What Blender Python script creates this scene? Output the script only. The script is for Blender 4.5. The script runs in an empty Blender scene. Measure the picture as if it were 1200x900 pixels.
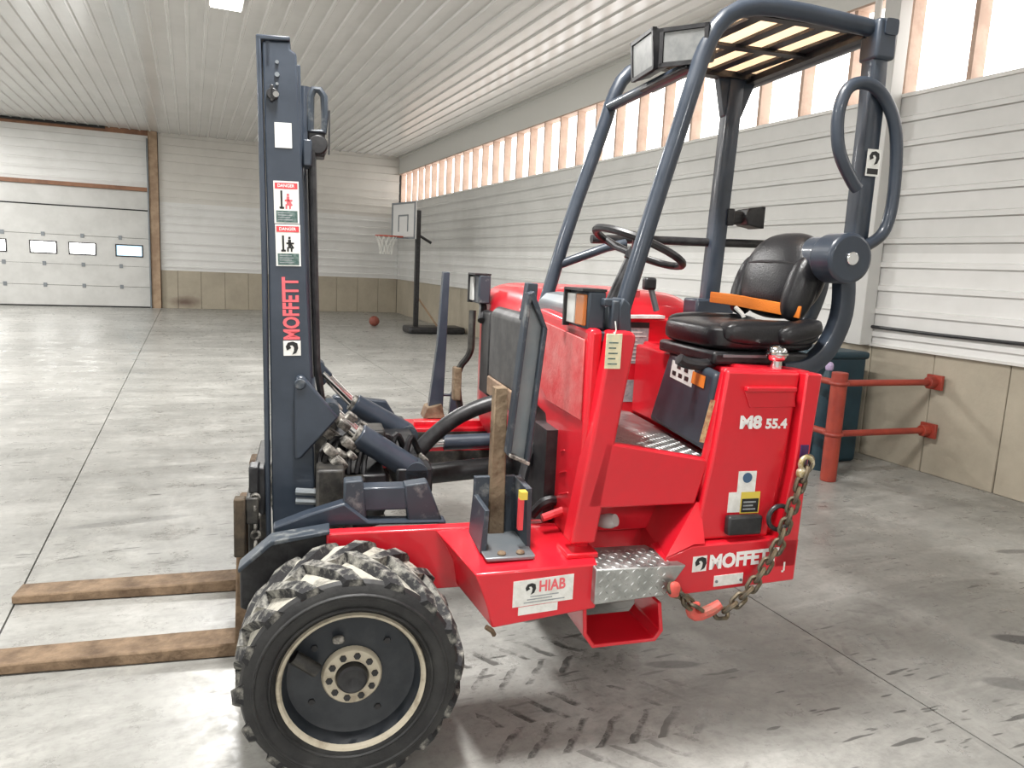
import bpy, bmesh, math, random
from mathutils import Vector, Matrix, Euler
random.seed(7)
PI = math.pi
SC = bpy.context.scene
COL = SC.collection

# ------------------------------------------------------------------ camera
cam_d = bpy.data.cameras.new('camera')
cam = bpy.data.objects.new('camera', cam_d); COL.objects.link(cam)
Rr = [0.9193527, -0.3905953, 0.0471786]; Rd = [-0.0183928, -0.1624529, -0.9865449]; Rf = [0.3930041, 0.9061150, -0.1565356]
cam.matrix_world = Matrix(((Rr[0], -Rd[0], -Rf[0], 0), (Rr[1], -Rd[1], -Rf[1], 0), (Rr[2], -Rd[2], -Rf[2], 1.55), (0, 0, 0, 1)))
cam_d.sensor_width = 36; cam_d.lens = 26.224; cam_d.clip_end = 200
SC.camera = cam
# ------------------------------------------------------------------ light and exposure
SC.view_settings.view_transform = 'Standard'; SC.view_settings.look = 'None'
SC.view_settings.gamma = 1; SC.view_settings.use_curve_mapping = False
SC.view_settings.exposure = 0.0
w = bpy.data.worlds.new('sky'); SC.world = w; w.use_nodes = True
w.node_tree.nodes['Background'].inputs[0].default_value = (.85, .92, 1, 1)
w.node_tree.nodes['Background'].inputs[1].default_value = 1.0
LAMP_POWER = 275
PANE_STRENGTH = 3.0

# room dimensions
XR, YB, ZC, ZS, ZW, ZL = 5.618, 21.88, 1.0, 3.149, 3.989, 4.493
XL, YF = -13.0, -9.0

# ------------------------------------------------------------------ materials
def nt(name):
    m = bpy.data.materials.new(name); m.use_nodes = True
    return m, m.node_tree.nodes, m.node_tree.links, m.node_tree.nodes['Principled BSDF']
def mat(name, col, rough=.5, metal=0, var=None, vscale=6, bump=0, bscale=40, coat=0, lo=.42, hi=.62, detail=5, rvar=0, spec=None):
    m, N, L, B = nt(name)
    B.inputs['Base Color'].default_value = (*col, 1); B.inputs['Roughness'].default_value = rough
    B.inputs['Metallic'].default_value = metal; B.inputs['Coat Weight'].default_value = coat
    B.inputs['Coat Roughness'].default_value = .12
    if spec is not None: B.inputs['Specular IOR Level'].default_value = spec
    tc = N.new('ShaderNodeTexCoord')
    if var:
        n = N.new('ShaderNodeTexNoise'); n.inputs['Scale'].default_value = vscale; n.inputs['Detail'].default_value = detail
        n.inputs['Roughness'].default_value = .65
        L.new(tc.outputs['Object'], n.inputs['Vector'])
        r = N.new('ShaderNodeValToRGB'); r.color_ramp.elements[0].position = lo; r.color_ramp.elements[1].position = hi
        r.color_ramp.elements[0].color = (*col, 1); r.color_ramp.elements[1].color = (*var, 1)
        L.new(n.outputs['Fac'], r.inputs['Fac']); L.new(r.outputs['Color'], B.inputs['Base Color'])
        if rvar:
            mr = N.new('ShaderNodeMapRange'); mr.inputs['From Min'].default_value = lo; mr.inputs['From Max'].default_value = hi
            mr.inputs['To Min'].default_value = rough; mr.inputs['To Max'].default_value = rough + rvar
            L.new(n.outputs['Fac'], mr.inputs['Value']); L.new(mr.outputs['Result'], B.inputs['Roughness'])
    if bump:
        n2 = N.new('ShaderNodeTexNoise'); n2.inputs['Scale'].default_value = bscale; n2.inputs['Detail'].default_value = 4
        L.new(tc.outputs['Object'], n2.inputs['Vector'])
        b = N.new('ShaderNodeBump'); b.inputs['Strength'].default_value = bump; b.inputs['Distance'].default_value = .01
        L.new(n2.outputs['Fac'], b.inputs['Height']); L.new(b.outputs['Normal'], B.inputs['Normal'])
    return m
def emit(name, col, s):
    m, N, L, B = nt(name)
    B.inputs['Base Color'].default_value = (.8, .8, .8, 1)
    B.inputs['Emission Color'].default_value = (*col, 1); B.inputs['Emission Strength'].default_value = s
    return m

RED = mat('red_paint', (.66, .008, .022), .33, coat=.5, var=(.56, .012, .022), vscale=3, rvar=.12, lo=.4, hi=.75)
RIMD = mat('rim_dark', (.014, .018, .024), .45, var=(.03, .034, .04), vscale=9)
REDD = mat('scuffed_red', (.56, .045, .05), .6, var=(.60, .19, .18), vscale=6, lo=.38, hi=.66, bump=.15, bscale=60)
SLATE = mat('slate_paint', (.026, .036, .053), .36, coat=.25, var=(.036, .048, .068), vscale=5, rvar=.15)
SLATEW = mat('worn_slate', (.034, .045, .06), .5, var=(.2, .21, .21), vscale=14, lo=.55, hi=.72, rvar=.2)
GREYST = mat('grey_steel', (.20, .225, .245), .42, .55, var=(.25, .26, .27), vscale=8, lo=.4, hi=.7)
BLACK = mat('black_plastic', (.012, .012, .014), .4, var=(.03, .03, .032), vscale=20)
VINYL = mat('black_vinyl', (.011, .011, .013), .33, bump=.15, bscale=150)
RUBBER = mat('tire_rubber', (.010, .010, .011), .55, var=(.035, .035, .034), vscale=7, bump=.2, bscale=60, lo=.4, hi=.75)
DUST = mat('dusty_tread', (.10, .10, .09), .9, var=(.43, .41, .35), vscale=16, lo=.3, hi=.5, bump=.4, bscale=70)
LUG = mat('lug_rubber', (.016, .016, .018), .75, var=(.36, .35, .31), vscale=14, lo=.47, hi=.64, bump=.4, bscale=70)
RUST = mat('rusty_steel', (.10, .062, .035), .75, .2, var=(.27, .2, .13), vscale=9, bump=.5, bscale=50, lo=.35, hi=.65)
FORKM = mat('rusty_fork', (.105, .066, .038), .75, .1, var=(.27, .185, .115), vscale=9, bump=.6, bscale=45, lo=.36, hi=.66, detail=8)
BROWN = mat('brown_block', (.22, .14, .085), .7, var=(.32, .22, .15), vscale=20)
CHROME = mat('chrome', (.75, .75, .75), .14, 1)
ALU = mat('checker_plate', (.36, .37, .36), .36, .85, var=(.5, .51, .5), vscale=18, rvar=.2)
CREAM = mat('worn_cream', (.5, .45, .35), .55, var=(.25, .2, .14), vscale=18, lo=.5, hi=.75)
GREASE = mat('grime', (.018, .017, .016), .5, var=(.07, .065, .055), vscale=18, lo=.45, hi=.7)
DUSTYM = mat('dusty_metal', (.07, .066, .06), .7, .3, var=(.40, .38, .34), vscale=30, lo=.42, hi=.62, bump=.4)
WHITE = mat('white_vinyl', (.8, .8, .77), .5, var=(.68, .68, .64), vscale=30)
WTEXT = mat('white_letter', (.85, .83, .82), .5)
RTEXT = mat('red_letter', (.80, .13, .15), .5)
PRED = mat('decal_red', (.7, .06, .07), .5)
KTEXT = mat('black_print', (.015, .015, .015), .5)
GREENP = mat('green_print', (.05, .10, .09), .5, var=(.16, .22, .2), vscale=60)
YEL = mat('yellow_print', (.7, .55, .08), .5)
ORNG = mat('orange_strap', (.78, .21, .02), .6, bump=.2, bscale=200)
AMBER = mat('amber_lens', (.5, .15, .03), .25, coat=.3)
LENS = mat('clear_lens', (.22, .225, .22), .3, var=(.17, .175, .175), vscale=26, coat=.2)
WLENS = mat('white_lens', (.66, .67, .64), .2, coat=.4)
PAPER = mat('cream_paper', (.78, .7, .48), .7, var=(.62, .62, .44), vscale=30)
GREYLAB = mat('grey_label', (.36, .38, .39), .45, var=(.22, .24, .25), vscale=50)
TANROOF = None
WOOD = mat('stud_wood', (.53, .39, .31), .65, var=(.44, .31, .24), vscale=4)
BEAMW = mat('brown_beam', (.30, .15, .085), .65, var=(.2, .10, .06), vscale=3)
TRIMT = mat('tan_trim', (.42, .30, .2), .65, var=(.3, .2, .13), vscale=4)
SIDING = mat('white_siding', (.76, .76, .745), .42, var=(.68, .68, .66), vscale=.8)
SIDGREY = mat('grey_siding', (.62, .62, .60), .42, var=(.56, .56, .54), vscale=.8)
SIDSHADE = mat('shaded_beige_siding', (.70, .68, .635), .42, var=(.63, .61, .57), vscale=.8)  # upper back-wall sheets, shading under the ceiling put into the tone
CEIL = mat('ceiling_steel', (.72, .71, .69), .22, var=(.66, .65, .63), vscale=.5, spec=.7)
FASCIA = mat('grey_fascia', (.66, .66, .63), .5)
DOORM = mat('door_white', (.60, .60, .58), .45, var=(.53, .53, .51), vscale=1.5)
DARKG = mat('dark_gap', (.02, .02, .02), .8)
PIPEW = mat('pipe_white', (.68, .67, .64), .4)
COLM = mat('column_grey', (.56, .56, .54), .45)
RAILM = mat('rail_red', (.36, .05, .028), .5, var=(.28, .038, .025), vscale=6)
TEAL = mat('teal_plastic', (.008, .033, .05), .5, var=(.013, .044, .062), vscale=3)
LAV = mat('lavender_cap', (.45, .36, .55), .4)
BOARDM = mat('backboard_white', (.6, .6, .59), .3)
NETM = mat('net_cord', (.7, .7, .66), .7)
RIMO = mat('rim_orange', (.42, .08, .05), .5)
BALLM = mat('ball_brown', (.22, .06, .04), .6)
REDHOOK = mat('hook_red', (.62, .09, .07), .55, var=(.3, .1, .07), vscale=20)
CHAINM = mat('chain_steel', (.075, .066, .05), .5, .5, var=(.17, .13, .08), vscale=16)
GOLDM = mat('shackle_yellow', (.36, .28, .12), .5, .4, var=(.6, .56, .45), vscale=40)
GLOW = emit('pane_daylight', (1, .985, .96), PANE_STRENGTH)
DGLOW = emit('door_pane_daylight', (1, 1, .97), 11)
DBLUE = emit('door_pane_blue', (.40, .74, .95), 1.25)
LEDM = emit('led_diffuser', (1, .97, .92), 9)

def conc_mat(name, c1, c2):
    m, N, L, B = nt(name)
    tc = N.new('ShaderNodeTexCoord')
    n = N.new('ShaderNodeTexNoise'); n.inputs['Scale'].default_value = 1.6; n.inputs['Detail'].default_value = 8; n.inputs['Roughness'].default_value = .7
    L.new(tc.outputs['Object'], n.inputs['Vector'])
    r = N.new('ShaderNodeValToRGB'); r.color_ramp.elements[0].color = (*c1, 1); r.color_ramp.elements[1].color = (*c2, 1)
    r.color_ramp.elements[0].position = .3; r.color_ramp.elements[1].position = .72
    L.new(n.outputs['Fac'], r.inputs['Fac'])
    # rust stain at the foot of the back wall
    g = N.new('ShaderNodeNewGeometry'); s = N.new('ShaderNodeVectorMath'); s.operation = 'SUBTRACT'
    s.inputs[1].default_value = (-.15, YB, .17); L.new(g.outputs['Position'], s.inputs[0])
    sc = N.new('ShaderNodeVectorMath'); sc.operation = 'MULTIPLY'; sc.inputs[1].default_value = (2.2, 2, 5.5); L.new(s.outputs[0], sc.inputs[0])
    ln = N.new('ShaderNodeVectorMath'); ln.operation = 'LENGTH'; L.new(sc.outputs[0], ln.inputs[0])
    ad = N.new('ShaderNodeMath'); ad.operation = 'ADD'; L.new(ln.outputs['Value'], ad.inputs[0]); L.new(n.outputs['Fac'], ad.inputs[1])
    mr = N.new('ShaderNodeMapRange'); mr.inputs['From Min'].default_value = .6; mr.inputs['From Max'].default_value = 1.5
    mr.inputs['To Min'].default_value = .8; mr.inputs['To Max'].default_value = 0; L.new(ad.outputs[0], mr.inputs['Value'])
    mx = N.new('ShaderNodeMix'); mx.data_type = 'RGBA'; mx.inputs['B'].default_value = (.10, .05, .04, 1)
    L.new(mr.outputs['Result'], mx.inputs['Factor']); L.new(r.outputs['Color'], mx.inputs['A']); L.new(mx.outputs['Result'], B.inputs['Base Color'])
    B.inputs['Roughness'].default_value = .75
    n2 = N.new('ShaderNodeTexNoise'); n2.inputs['Scale'].default_value = 30; L.new(tc.outputs['Object'], n2.inputs['Vector'])
    b = N.new('ShaderNodeBump'); b.inputs['Strength'].default_value = .2; b.inputs['Distance'].default_value = .01
    L.new(n2.outputs['Fac'], b.inputs['Height']); L.new(b.outputs['Normal'], B.inputs['Normal'])
    return m
CONC = conc_mat('wall_concrete', (.36, .32, .25), (.47, .42, .33))

def floor_mat():
    m, N, L, B = nt('floor_concrete')
    geo = N.new('ShaderNodeNewGeometry'); P = geo.outputs['Position']
    def M(op, a, b=None, c=None):
        n = N.new('ShaderNodeMath'); n.operation = op
        for i, v in enumerate((a, b, c)):
            if v is None: continue
            if isinstance(v, (int, float)): n.inputs[i].default_value = v
            else: L.new(v, n.inputs[i])
        return n.outputs[0]
    def noise(scale, detail=6, rough=.6, vec=None, st=None, dist=0):
        n = N.new('ShaderNodeTexNoise'); n.inputs['Scale'].default_value = scale; n.inputs['Detail'].default_value = detail
        n.inputs['Roughness'].default_value = rough; n.inputs['Distortion'].default_value = dist
        v = vec or P
        if st:
            mp = N.new('ShaderNodeMapping'); mp.inputs['Scale'].default_value = st[:3]; mp.inputs['Rotation'].default_value = (0, 0, st[3])
            L.new(v, mp.inputs['Vector']); v = mp.outputs[0]
        L.new(v, n.inputs['Vector']); return n.outputs['Fac']
    def ramp(f, p0, p1, v0=0., v1=1.):
        r = N.new('ShaderNodeMapRange'); r.inputs['From Min'].default_value = p0; r.inputs['From Max'].default_value = p1
        r.inputs['To Min'].default_value = v0; r.inputs['To Max'].default_value = v1; L.new(f, r.inputs['Value']); return r.outputs['Result']
    def mix(f, a, b):
        n = N.new('ShaderNodeMix'); n.data_type = 'RGBA'
        L.new(f, n.inputs['Factor'])
        for k, v in (('A', a), ('B', b)):
            if isinstance(v, tuple): n.inputs[k].default_value = (*v, 1)
            else: L.new(v, n.inputs[k])
        return n.outputs['Result']
    big = noise(.55, 8, .65)
    c = mix(ramp(big, .35, .68), (.27, .268, .25), (.42, .415, .39))
    mid = noise(1.0, 9, .78, st=(.8, 2.2, 1, .1), dist=.4)
    c = mix(ramp(mid, .48, .62, 0, .55), c, (.20, .198, .185))
    c = mix(ramp(mid, .47, .36, 0, .5), c, (.52, .515, .49))
    # faint drag smears in two directions
    sm = noise(1.0, 6, .7, st=(.7, 3.2, 1, .25), dist=.6)
    c = mix(ramp(sm, .52, .70, 0, .62), c, (.15, .147, .137))
    sm2 = noise(1.3, 7, .7, st=(3.0, .6, 1, -.5), dist=.5)
    c = mix(ramp(sm2, .54, .72, 0, .38), c, (.50, .49, .46))
    # pale dusty patches
    d = noise(2.3, 9, .75)
    c = mix(ramp(d, .56, .74, 0, .5), c, (.55, .54, .5))
    fine = noise(26, 5, .7)
    c = mix(ramp(fine, .48, .72, 0, .42), c, (.16, .155, .145))
    # black scrape ticks
    def ticks(angle, sx, sy, thr, amt, lim=None):
        nonlocal c
        t = noise(1.0, 2, .4, st=(sx, sy, 1, angle))
        msk = ramp(t, thr, thr + .03, 0, amt)
        area = ramp(noise(.9, 3, .5), .48, .56)
        c = mix(M('MULTIPLY', msk, area), c, (.055, .053, .05))
    ticks(.5, 4.5, 26, .67, .8); ticks(-.6, 5, 28, .68, .8); ticks(1.2, 7, 34, .70, .7)
    # tyre prints: chevrons in bands
    sep = N.new('ShaderNodeSeparateXYZ'); L.new(P, sep.inputs[0])
    def track(x0, y0, ang, half, length, amt, pitch=.105):
        nonlocal c
        ca, sa = math.cos(ang), math.sin(ang)
        dx = M('SUBTRACT', sep.outputs[0], x0); dy = M('SUBTRACT', sep.outputs[1], y0)
        a = M('ADD', M('ADD', M('MULTIPLY', dx, ca), M('MULTIPLY', dy, sa)), M('MULTIPLY', noise(5, 3, .6), .09))
        b = M('ADD', M('SUBTRACT', M('MULTIPLY', dy, ca), M('MULTIPLY', dx, sa)), M('MULTIPLY', M('SUBTRACT', noise(7, 2), .5), .05))
        ab = M('ABSOLUTE', b)
        stag = M('MULTIPLY', M('GREATER_THAN', b, 0.0), pitch * .5)
        ph = M('FRACT', M('DIVIDE', M('ADD', M('ADD', a, stag), M('MULTIPLY', ab, .8)), pitch))
        bar = ramp(ph, .2, .30, 1, 0)
        inb = M('MULTIPLY', M('LESS_THAN', ab, half), M('GREATER_THAN', ab, .008))
        inl = M('MULTIPLY', M('GREATER_THAN', a, 0.0), ramp(a, length * .6, length, 1, 0))
        wear = ramp(noise(5, 6, .75), .44, .56, 0, amt)
        c = mix(M('MULTIPLY', M('MULTIPLY', M('MULTIPLY', bar, inb), inl), wear), c, (.06, .058, .054))
    track(.92, 2.12, -.12, .17, .95, .85, .12)
    track(.95, 2.5, -.05, .16, .9, .8, .12)
    track(1.1, 1.78, -.1, .15, .7, .5, .12)
    track(2.35, 2.15, .25, .15, 1.2, .28, .13)
    track(2.0, 3.6, .5, .15, 2.0, .28, .13)
    track(-.55, 1.75, 1.7, .16, 1.4, .3, .12)
    # oval oil stains
    def stain(x, y, rx, ry, ang, amt, col=(.05, .05, .052)):
        nonlocal c
        ca, sa = math.cos(ang), math.sin(ang)
        dx = M('SUBTRACT', sep.outputs[0], x); dy = M('SUBTRACT', sep.outputs[1], y)
        a = M('DIVIDE', M('ADD', M('MULTIPLY', dx, ca), M('MULTIPLY', dy, sa)), rx)
        b = M('DIVIDE', M('SUBTRACT', M('MULTIPLY', dy, ca), M('MULTIPLY', dx, sa)), ry)
        rr = M('ADD', M('ADD', M('MULTIPLY', a, a), M('MULTIPLY', b, b)), M('MULTIPLY', noise(9, 3), .5))
        c = mix(ramp(rr, .9, 1.35, amt, 0), c, col)
    stain(3.42, 1.94, .16, .05, -.55, .85); stain(2.98, 1.72, .12, .05, -.5, .45)
    stain(1.75, 2.28, .12, .03, -.3, .5); stain(4.5, 2.72, .12, .035, -.2, .55)
    stain(.7, 3.9, .3, .07, .05, .35); stain(-.35, 4.6, .35, .05, .1, .3); stain(2.6, 7.5, .9, .16, .1, .3)
    L.new(c, B.inputs['Base Color'])
    L.new(ramp(noise(4.5, 9, .8), .36, .62, .2, .5), B.inputs['Roughness'])
    bp = N.new('ShaderNodeBump'); bp.inputs['Strength'].default_value = .03; bp.inputs['Distance'].default_value = .01
    L.new(noise(14, 6, .7), bp.inputs['Height']); L.new(bp.outputs['Normal'], B.inputs['Normal'])
    return m
FLOORM = floor_mat()
def translucent_mat(name, col):
    m, N, L, B = nt(name)
    B.inputs['Base Color'].default_value = (*col, 1); B.inputs['Roughness'].default_value = .4
    t = N.new('ShaderNodeBsdfTranslucent'); t.inputs['Color'].default_value = (*col, 1)
    mx = N.new('ShaderNodeMixShader'); mx.inputs[0].default_value = .75
    L.new(B.outputs[0], mx.inputs[1]); L.new(t.outputs[0], mx.inputs[2])
    L.new(mx.outputs[0], N['Material Output'].inputs['Surface'])
    return m
TANROOF = translucent_mat('tan_roof_sheet', (.93, .76, .60))
NAVYLAB = mat('navy_panel', (.028, .038, .052), .45, var=(.04, .052, .068), vscale=6)

# ------------------------------------------------------------------ mesh helpers
class MB:
    def __init__(s): s.v = []; s.f = []; s.m = []; s.mi = 0
    def add(s, vs, fs):
        o = len(s.v); s.v += [Vector(p) for p in vs]; s.f += [tuple(i + o for i in f) for f in fs]; s.m += [s.mi] * len(fs); return s
    def hexa(s, p):     # 8 points: bottom ring 0-3, top ring 4-7
        return s.add(p, [(3, 2, 1, 0), (4, 5, 6, 7), (0, 1, 5, 4), (1, 2, 6, 5), (2, 3, 7, 6), (3, 0, 4, 7)])
    def box(s, a, b, rot=None, piv=None):
        x0, y0, z0 = a; x1, y1, z1 = b
        p = [(x0, y0, z0), (x1, y0, z0), (x1, y1, z0), (x0, y1, z0), (x0, y0, z1), (x1, y0, z1), (x1, y1, z1), (x0, y1, z1)]
        p = [Vector(q) for q in p]
        if rot is not None:
            c = Vector(piv) if piv else sum(p, Vector()) / 8
            R = Euler(rot).to_matrix(); p = [c + R @ (q - c) for q in p]
        return s.hexa(p)
    def prism(s, poly, a, b, ax='v'):
        n = len(poly)
        def P(q, t): return (q[0], t, q[1]) if ax == 'v' else ((t, q[0], q[1]) if ax == 'u' else (q[0], q[1], t))
        vs = [P(q, a) for q in poly] + [P(q, b) for q in poly]
        return s.add(vs, [tuple(range(n)), tuple(range(2 * n - 1, n - 1, -1))] + [(i, i + n, (i + 1) % n + n, (i + 1) % n) for i in range(n)])
    def tube(s, pts, r, n=12, smooth=0, caps=True, sq=None):
        pts = [Vector(p) for p in pts]
        rl = list(r) if isinstance(r, (list, tuple)) else None
        for _ in range(smooth):
            if rl:
                z = [rl[0]]
                for i in range(len(rl) - 1): z += [rl[i] * .75 + rl[i + 1] * .25, rl[i] * .25 + rl[i + 1] * .75]
                rl = z + [rl[-1]]
            q = [pts[0]]
            for i in range(len(pts) - 1):
                q += [pts[i].lerp(pts[i + 1], .25), pts[i].lerp(pts[i + 1], .75)]
            pts = q + [pts[-1]]
        rs = rl if rl else [r] * len(pts)
        rings = []; up = None
        for i, p in enumerate(pts):
            d = (pts[min(i + 1, len(pts) - 1)] - pts[max(i - 1, 0)]).normalized()
            if up is None:
                up = Vector((0, 1, 0)) if abs(d.y) < .9 else Vector((0, 0, 1))
            x = (up - d * up.dot(d)).normalized(); y = d.cross(x); up = x
            ring = []
            for k in range(n):
                t = 2 * PI * k / n
                if sq: # rounded rectangle: sq = (half x, half y)
                    cx = math.copysign(abs(math.cos(t)) ** .35, math.cos(t)) * sq[0]; cy = math.copysign(abs(math.sin(t)) ** .35, math.sin(t)) * sq[1]
                    ring.append(p + x * cx + y * cy)
                else: ring.append(p + (x * math.cos(t) + y * math.sin(t)) * rs[i])
            rings.append(ring)
        vs = [q for g in rings for q in g]; fs = []
        for i in range(len(rings) - 1):
            for k in range(n):
                fs.append((i * n + k, i * n + (k + 1) % n, (i + 1) * n + (k + 1) % n, (i + 1) * n + k))
        if caps: fs += [tuple(range(n - 1, -1, -1)), tuple(range((len(rings) - 1) * n, len(rings) * n))]
        return s.add(vs, fs)
    def cyl(s, a, b, r, n=20, r2=None): return s.tube([a, b], [r, r if r2 is None else r2], n)
    def loop(s, pts, r, n=8):           # closed tube
        pts = [Vector(p) for p in pts]; m = len(pts); c = sum(pts, Vector()) / m
        nrm = Vector()
        for i in range(m): nrm += (pts[i] - c).cross(pts[(i + 1) % m] - c)
        nrm.normalize(); vs = []
        for i, p in enumerate(pts):
            d = (pts[(i + 1) % m] - pts[i - 1]).normalized(); x = nrm; y = d.cross(x).normalized()
            for k in range(n):
                t = 2 * PI * k / n; vs.append(p + (x * math.cos(t) + y * math.sin(t)) * r)
        fs = [(i * n + k, i * n + (k + 1) % n, ((i + 1) % m) * n + (k + 1) % n, ((i + 1) % m) * n + k) for i in range(m) for k in range(n)]
        return s.add(vs, fs)
    def ring(s, c, R, r, ax='y', n=24, k=8):
        c = Vector(c); e = {'x': ((0, 1, 0), (0, 0, 1)), 'y': ((1, 0, 0), (0, 0, 1)), 'z': ((1, 0, 0), (0, 1, 0))}[ax]
        a, b = Vector(e[0]), Vector(e[1])
        return s.loop([c + (a * math.cos(2 * PI * i / n) + b * math.sin(2 * PI * i / n)) * R for i in range(n)], r, k)
    def lathe(s, prof, n=48, c=(0, 0, 0), closed=False):      # profile of (y, r) about the y axis
        m = len(prof); vs = []
        for i in range(n):
            t = 2 * PI * i / n
            for (y, r) in prof: vs.append((c[0] + r * math.cos(t), c[1] + y, c[2] + r * math.sin(t)))
        fs = []
        for i in range(n):
            j = (i + 1) % n
            for k in range(m if closed else m - 1):
                k2 = (k + 1) % m
                fs.append((i * m + k, i * m + k2, j * m + k2, j * m + k))
        return s.add(vs, fs)
    def sell(s, c, rad, e1=.5, e2=.5, nu=28, nv=16, rot=None):   # superellipsoid cushion
        c = Vector(c); vs = []; R = Euler(rot).to_matrix() if rot else Matrix.Identity(3)
        def pw(a, e): return math.copysign(abs(a) ** e, a)
        for j in range(nv + 1):
            ph = -PI / 2 + PI * j / nv
            for i in range(nu):
                t = 2 * PI * i / nu
                p = Vector((rad[0] * pw(math.cos(ph), e1) * pw(math.cos(t), e2), rad[1] * pw(math.cos(ph), e1) * pw(math.sin(t), e2), rad[2] * pw(math.sin(ph), e1)))
                vs.append(c + R @ p)
        fs = [(j * nu + i, j * nu + (i + 1) % nu, (j + 1) * nu + (i + 1) % nu, (j + 1) * nu + i) for j in range(nv) for i in range(nu)]
        return s.add(vs, fs)
    def mesh(s, name, ms, ang=35):
        me = bpy.data.meshes.new(name); me.from_pydata([tuple(p) for p in s.v], [], s.f)
        bm = bmesh.new(); bm.from_mesh(me)
        bm.faces.ensure_lookup_table()
        for i, f in enumerate(bm.faces): f.material_index = s.m[i]
        bmesh.ops.remove_doubles(bm, verts=bm.verts, dist=1e-6)
        bmesh.ops.recalc_face_normals(bm, faces=bm.faces); bm.to_mesh(me); bm.free()
        for m in (ms if isinstance(ms, (list, tuple)) else [ms]): me.materials.append(m)
        me.shade_smooth(); me.set_sharp_from_angle(angle=math.radians(ang))
        return me
    def build(s, name, m, parent=None, bev=0, seg=2, loc=None, ang=35):
        o = bpy.data.objects.new(name, s.mesh(name, m, ang)); COL.objects.link(o)
        if parent: o.parent = parent
        if loc: o.location = loc
        if bev:
            b = o.modifiers.new('bevel', 'BEVEL'); b.width = bev; b.segments = seg; b.limit_method = 'ANGLE'; b.angle_limit = math.radians(40)
            b.harden_normals = False
        return o
def tag(o, label, cat, group=None):
    o['label'] = label; o['category'] = cat
    if group: o['group'] = group
    return o
def empty(name, loc, rz=0):
    o = bpy.data.objects.new(name, None); COL.objects.link(o); o.location = loc; o.rotation_euler = (0, 0, rz); o.empty_display_size = .1; return o
def struct(o): o['kind'] = 'structure'; return o
def inst(name, me, parent, loc=(0, 0, 0), rot=(0, 0, 0)):
    o = bpy.data.objects.new(name, me); COL.objects.link(o); o.parent = parent; o.location = loc; o.rotation_euler = rot; return o
TXT = {}
def text_mb(txt, width, height, bold=.02, ext=.001):
    """flat lettering in local x (along) and z (up), facing -y, fitted to width x height"""
    key = (txt, bold)
    if key not in TXT:
        cu = bpy.data.curves.new('lettering', 'FONT'); cu.body = txt; cu.size = 1; cu.offset = bold; cu.resolution_u = 3; cu.fill_mode = 'FRONT'
        ob = bpy.data.objects.new('lettering', cu); COL.objects.link(ob)
        dg = bpy.context.evaluated_depsgraph_get(); me = ob.evaluated_get(dg).to_mesh()
        vs = [tuple(v.co) for v in me.vertices]; fs = [tuple(p.vertices) for p in me.polygons]
        ob.evaluated_get(dg).to_mesh_clear(); COL.objects.unlink(ob); bpy.data.objects.remove(ob); bpy.data.curves.remove(cu)
        TXT[key] = (vs, fs)
    vs, fs = TXT[key]
    x0 = min(v[0] for v in vs); x1 = max(v[0] for v in vs); y0 = min(v[1] for v in vs); y1 = max(v[1] for v in vs)
    return [((v[0] - x0) / (x1 - x0) * width, 0, (v[1] - y0) / (y1 - y0) * height) for v in vs], fs
def put_text(mb, txt, o, ex, ez, width, height, bold=.02):
    vs, fs = text_mb(txt, width, height, bold); o, ex, ez = Vector(o), Vector(ex).normalized(), Vector(ez).normalized()
    mb.add([o + ex * v[0] + ez * v[2] for v in vs], fs)
def quad(mb, o, ex, ez, x0, z0, x1, z1, lift=0):
    o, ex, ez = Vector(o), Vector(ex).normalized(), Vector(ez).normalized(); n = ex.cross(ez) * lift
    mb.add([o + n + ex * a + ez * b for a, b in ((x0, z0), (x1, z0), (x1, z1), (x0, z1))], [(0, 1, 2, 3)])
def slab(mb, o, ex, ez, x0, z0, x1, z1, t=.002):   # thin plate with real thickness, standing out along ex x ez
    o, ex, ez = Vector(o), Vector(ex).normalized(), Vector(ez).normalized(); n = ex.cross(ez) * t
    b = [o + ex * p + ez * q for p, q in ((x0, z0), (x1, z0), (x1, z1), (x0, z1))]
    mb.hexa([p for p in b] + [p + n for p in b])
def emblem(mb_b, o, ex, ez, s, lift):
    """black swept hook with a pointed head inside a white square"""
    o, ex, ez = Vector(o), Vector(ex).normalized(), Vector(ez).normalized(); n = ex.cross(ez) * lift
    out = [(.15, .62), (.3, .88), (.62, .95), (.9, .82), (.95, .5), (.82, .18), (.55, .06), (.66, .3), (.68, .55), (.56, .7), (.36, .66), (.5, .5), (.22, .36)]
    c = (.62, .6)
    vs = [o + n + ex * (p[0] * s) + ez * (p[1] * s) for p in out]
    mb_b.add(vs, [(0, 1, 11), (1, 2, 10), (2, 9, 10), (2, 3, 9), (3, 4, 8), (3, 8, 9), (4, 5, 7), (4, 7, 8), (5, 6, 7), (0, 11, 12), (1, 10, 11)])

# ================================================================== THE ROOM
floor = struct(empty('floor', (0, 0, 0)))
MB().box((XL - .3, YF - .3, -.25), (XR + .3, YB + .3, -.09)).build('subfloor', DARKG, floor)
fx = [XL, -10.42, -7.19, -3.96, -.73, 2.495, XR + .05]
for i in range(6):
    a, b = fx[i] + (.004 if i else 0), fx[i + 1] - (.004 if i < 5 else 0)
    MB().box((a, YF, -.1), (b, YB + .05, 0)).build('floor_slab', FLOORM, floor)

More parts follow.
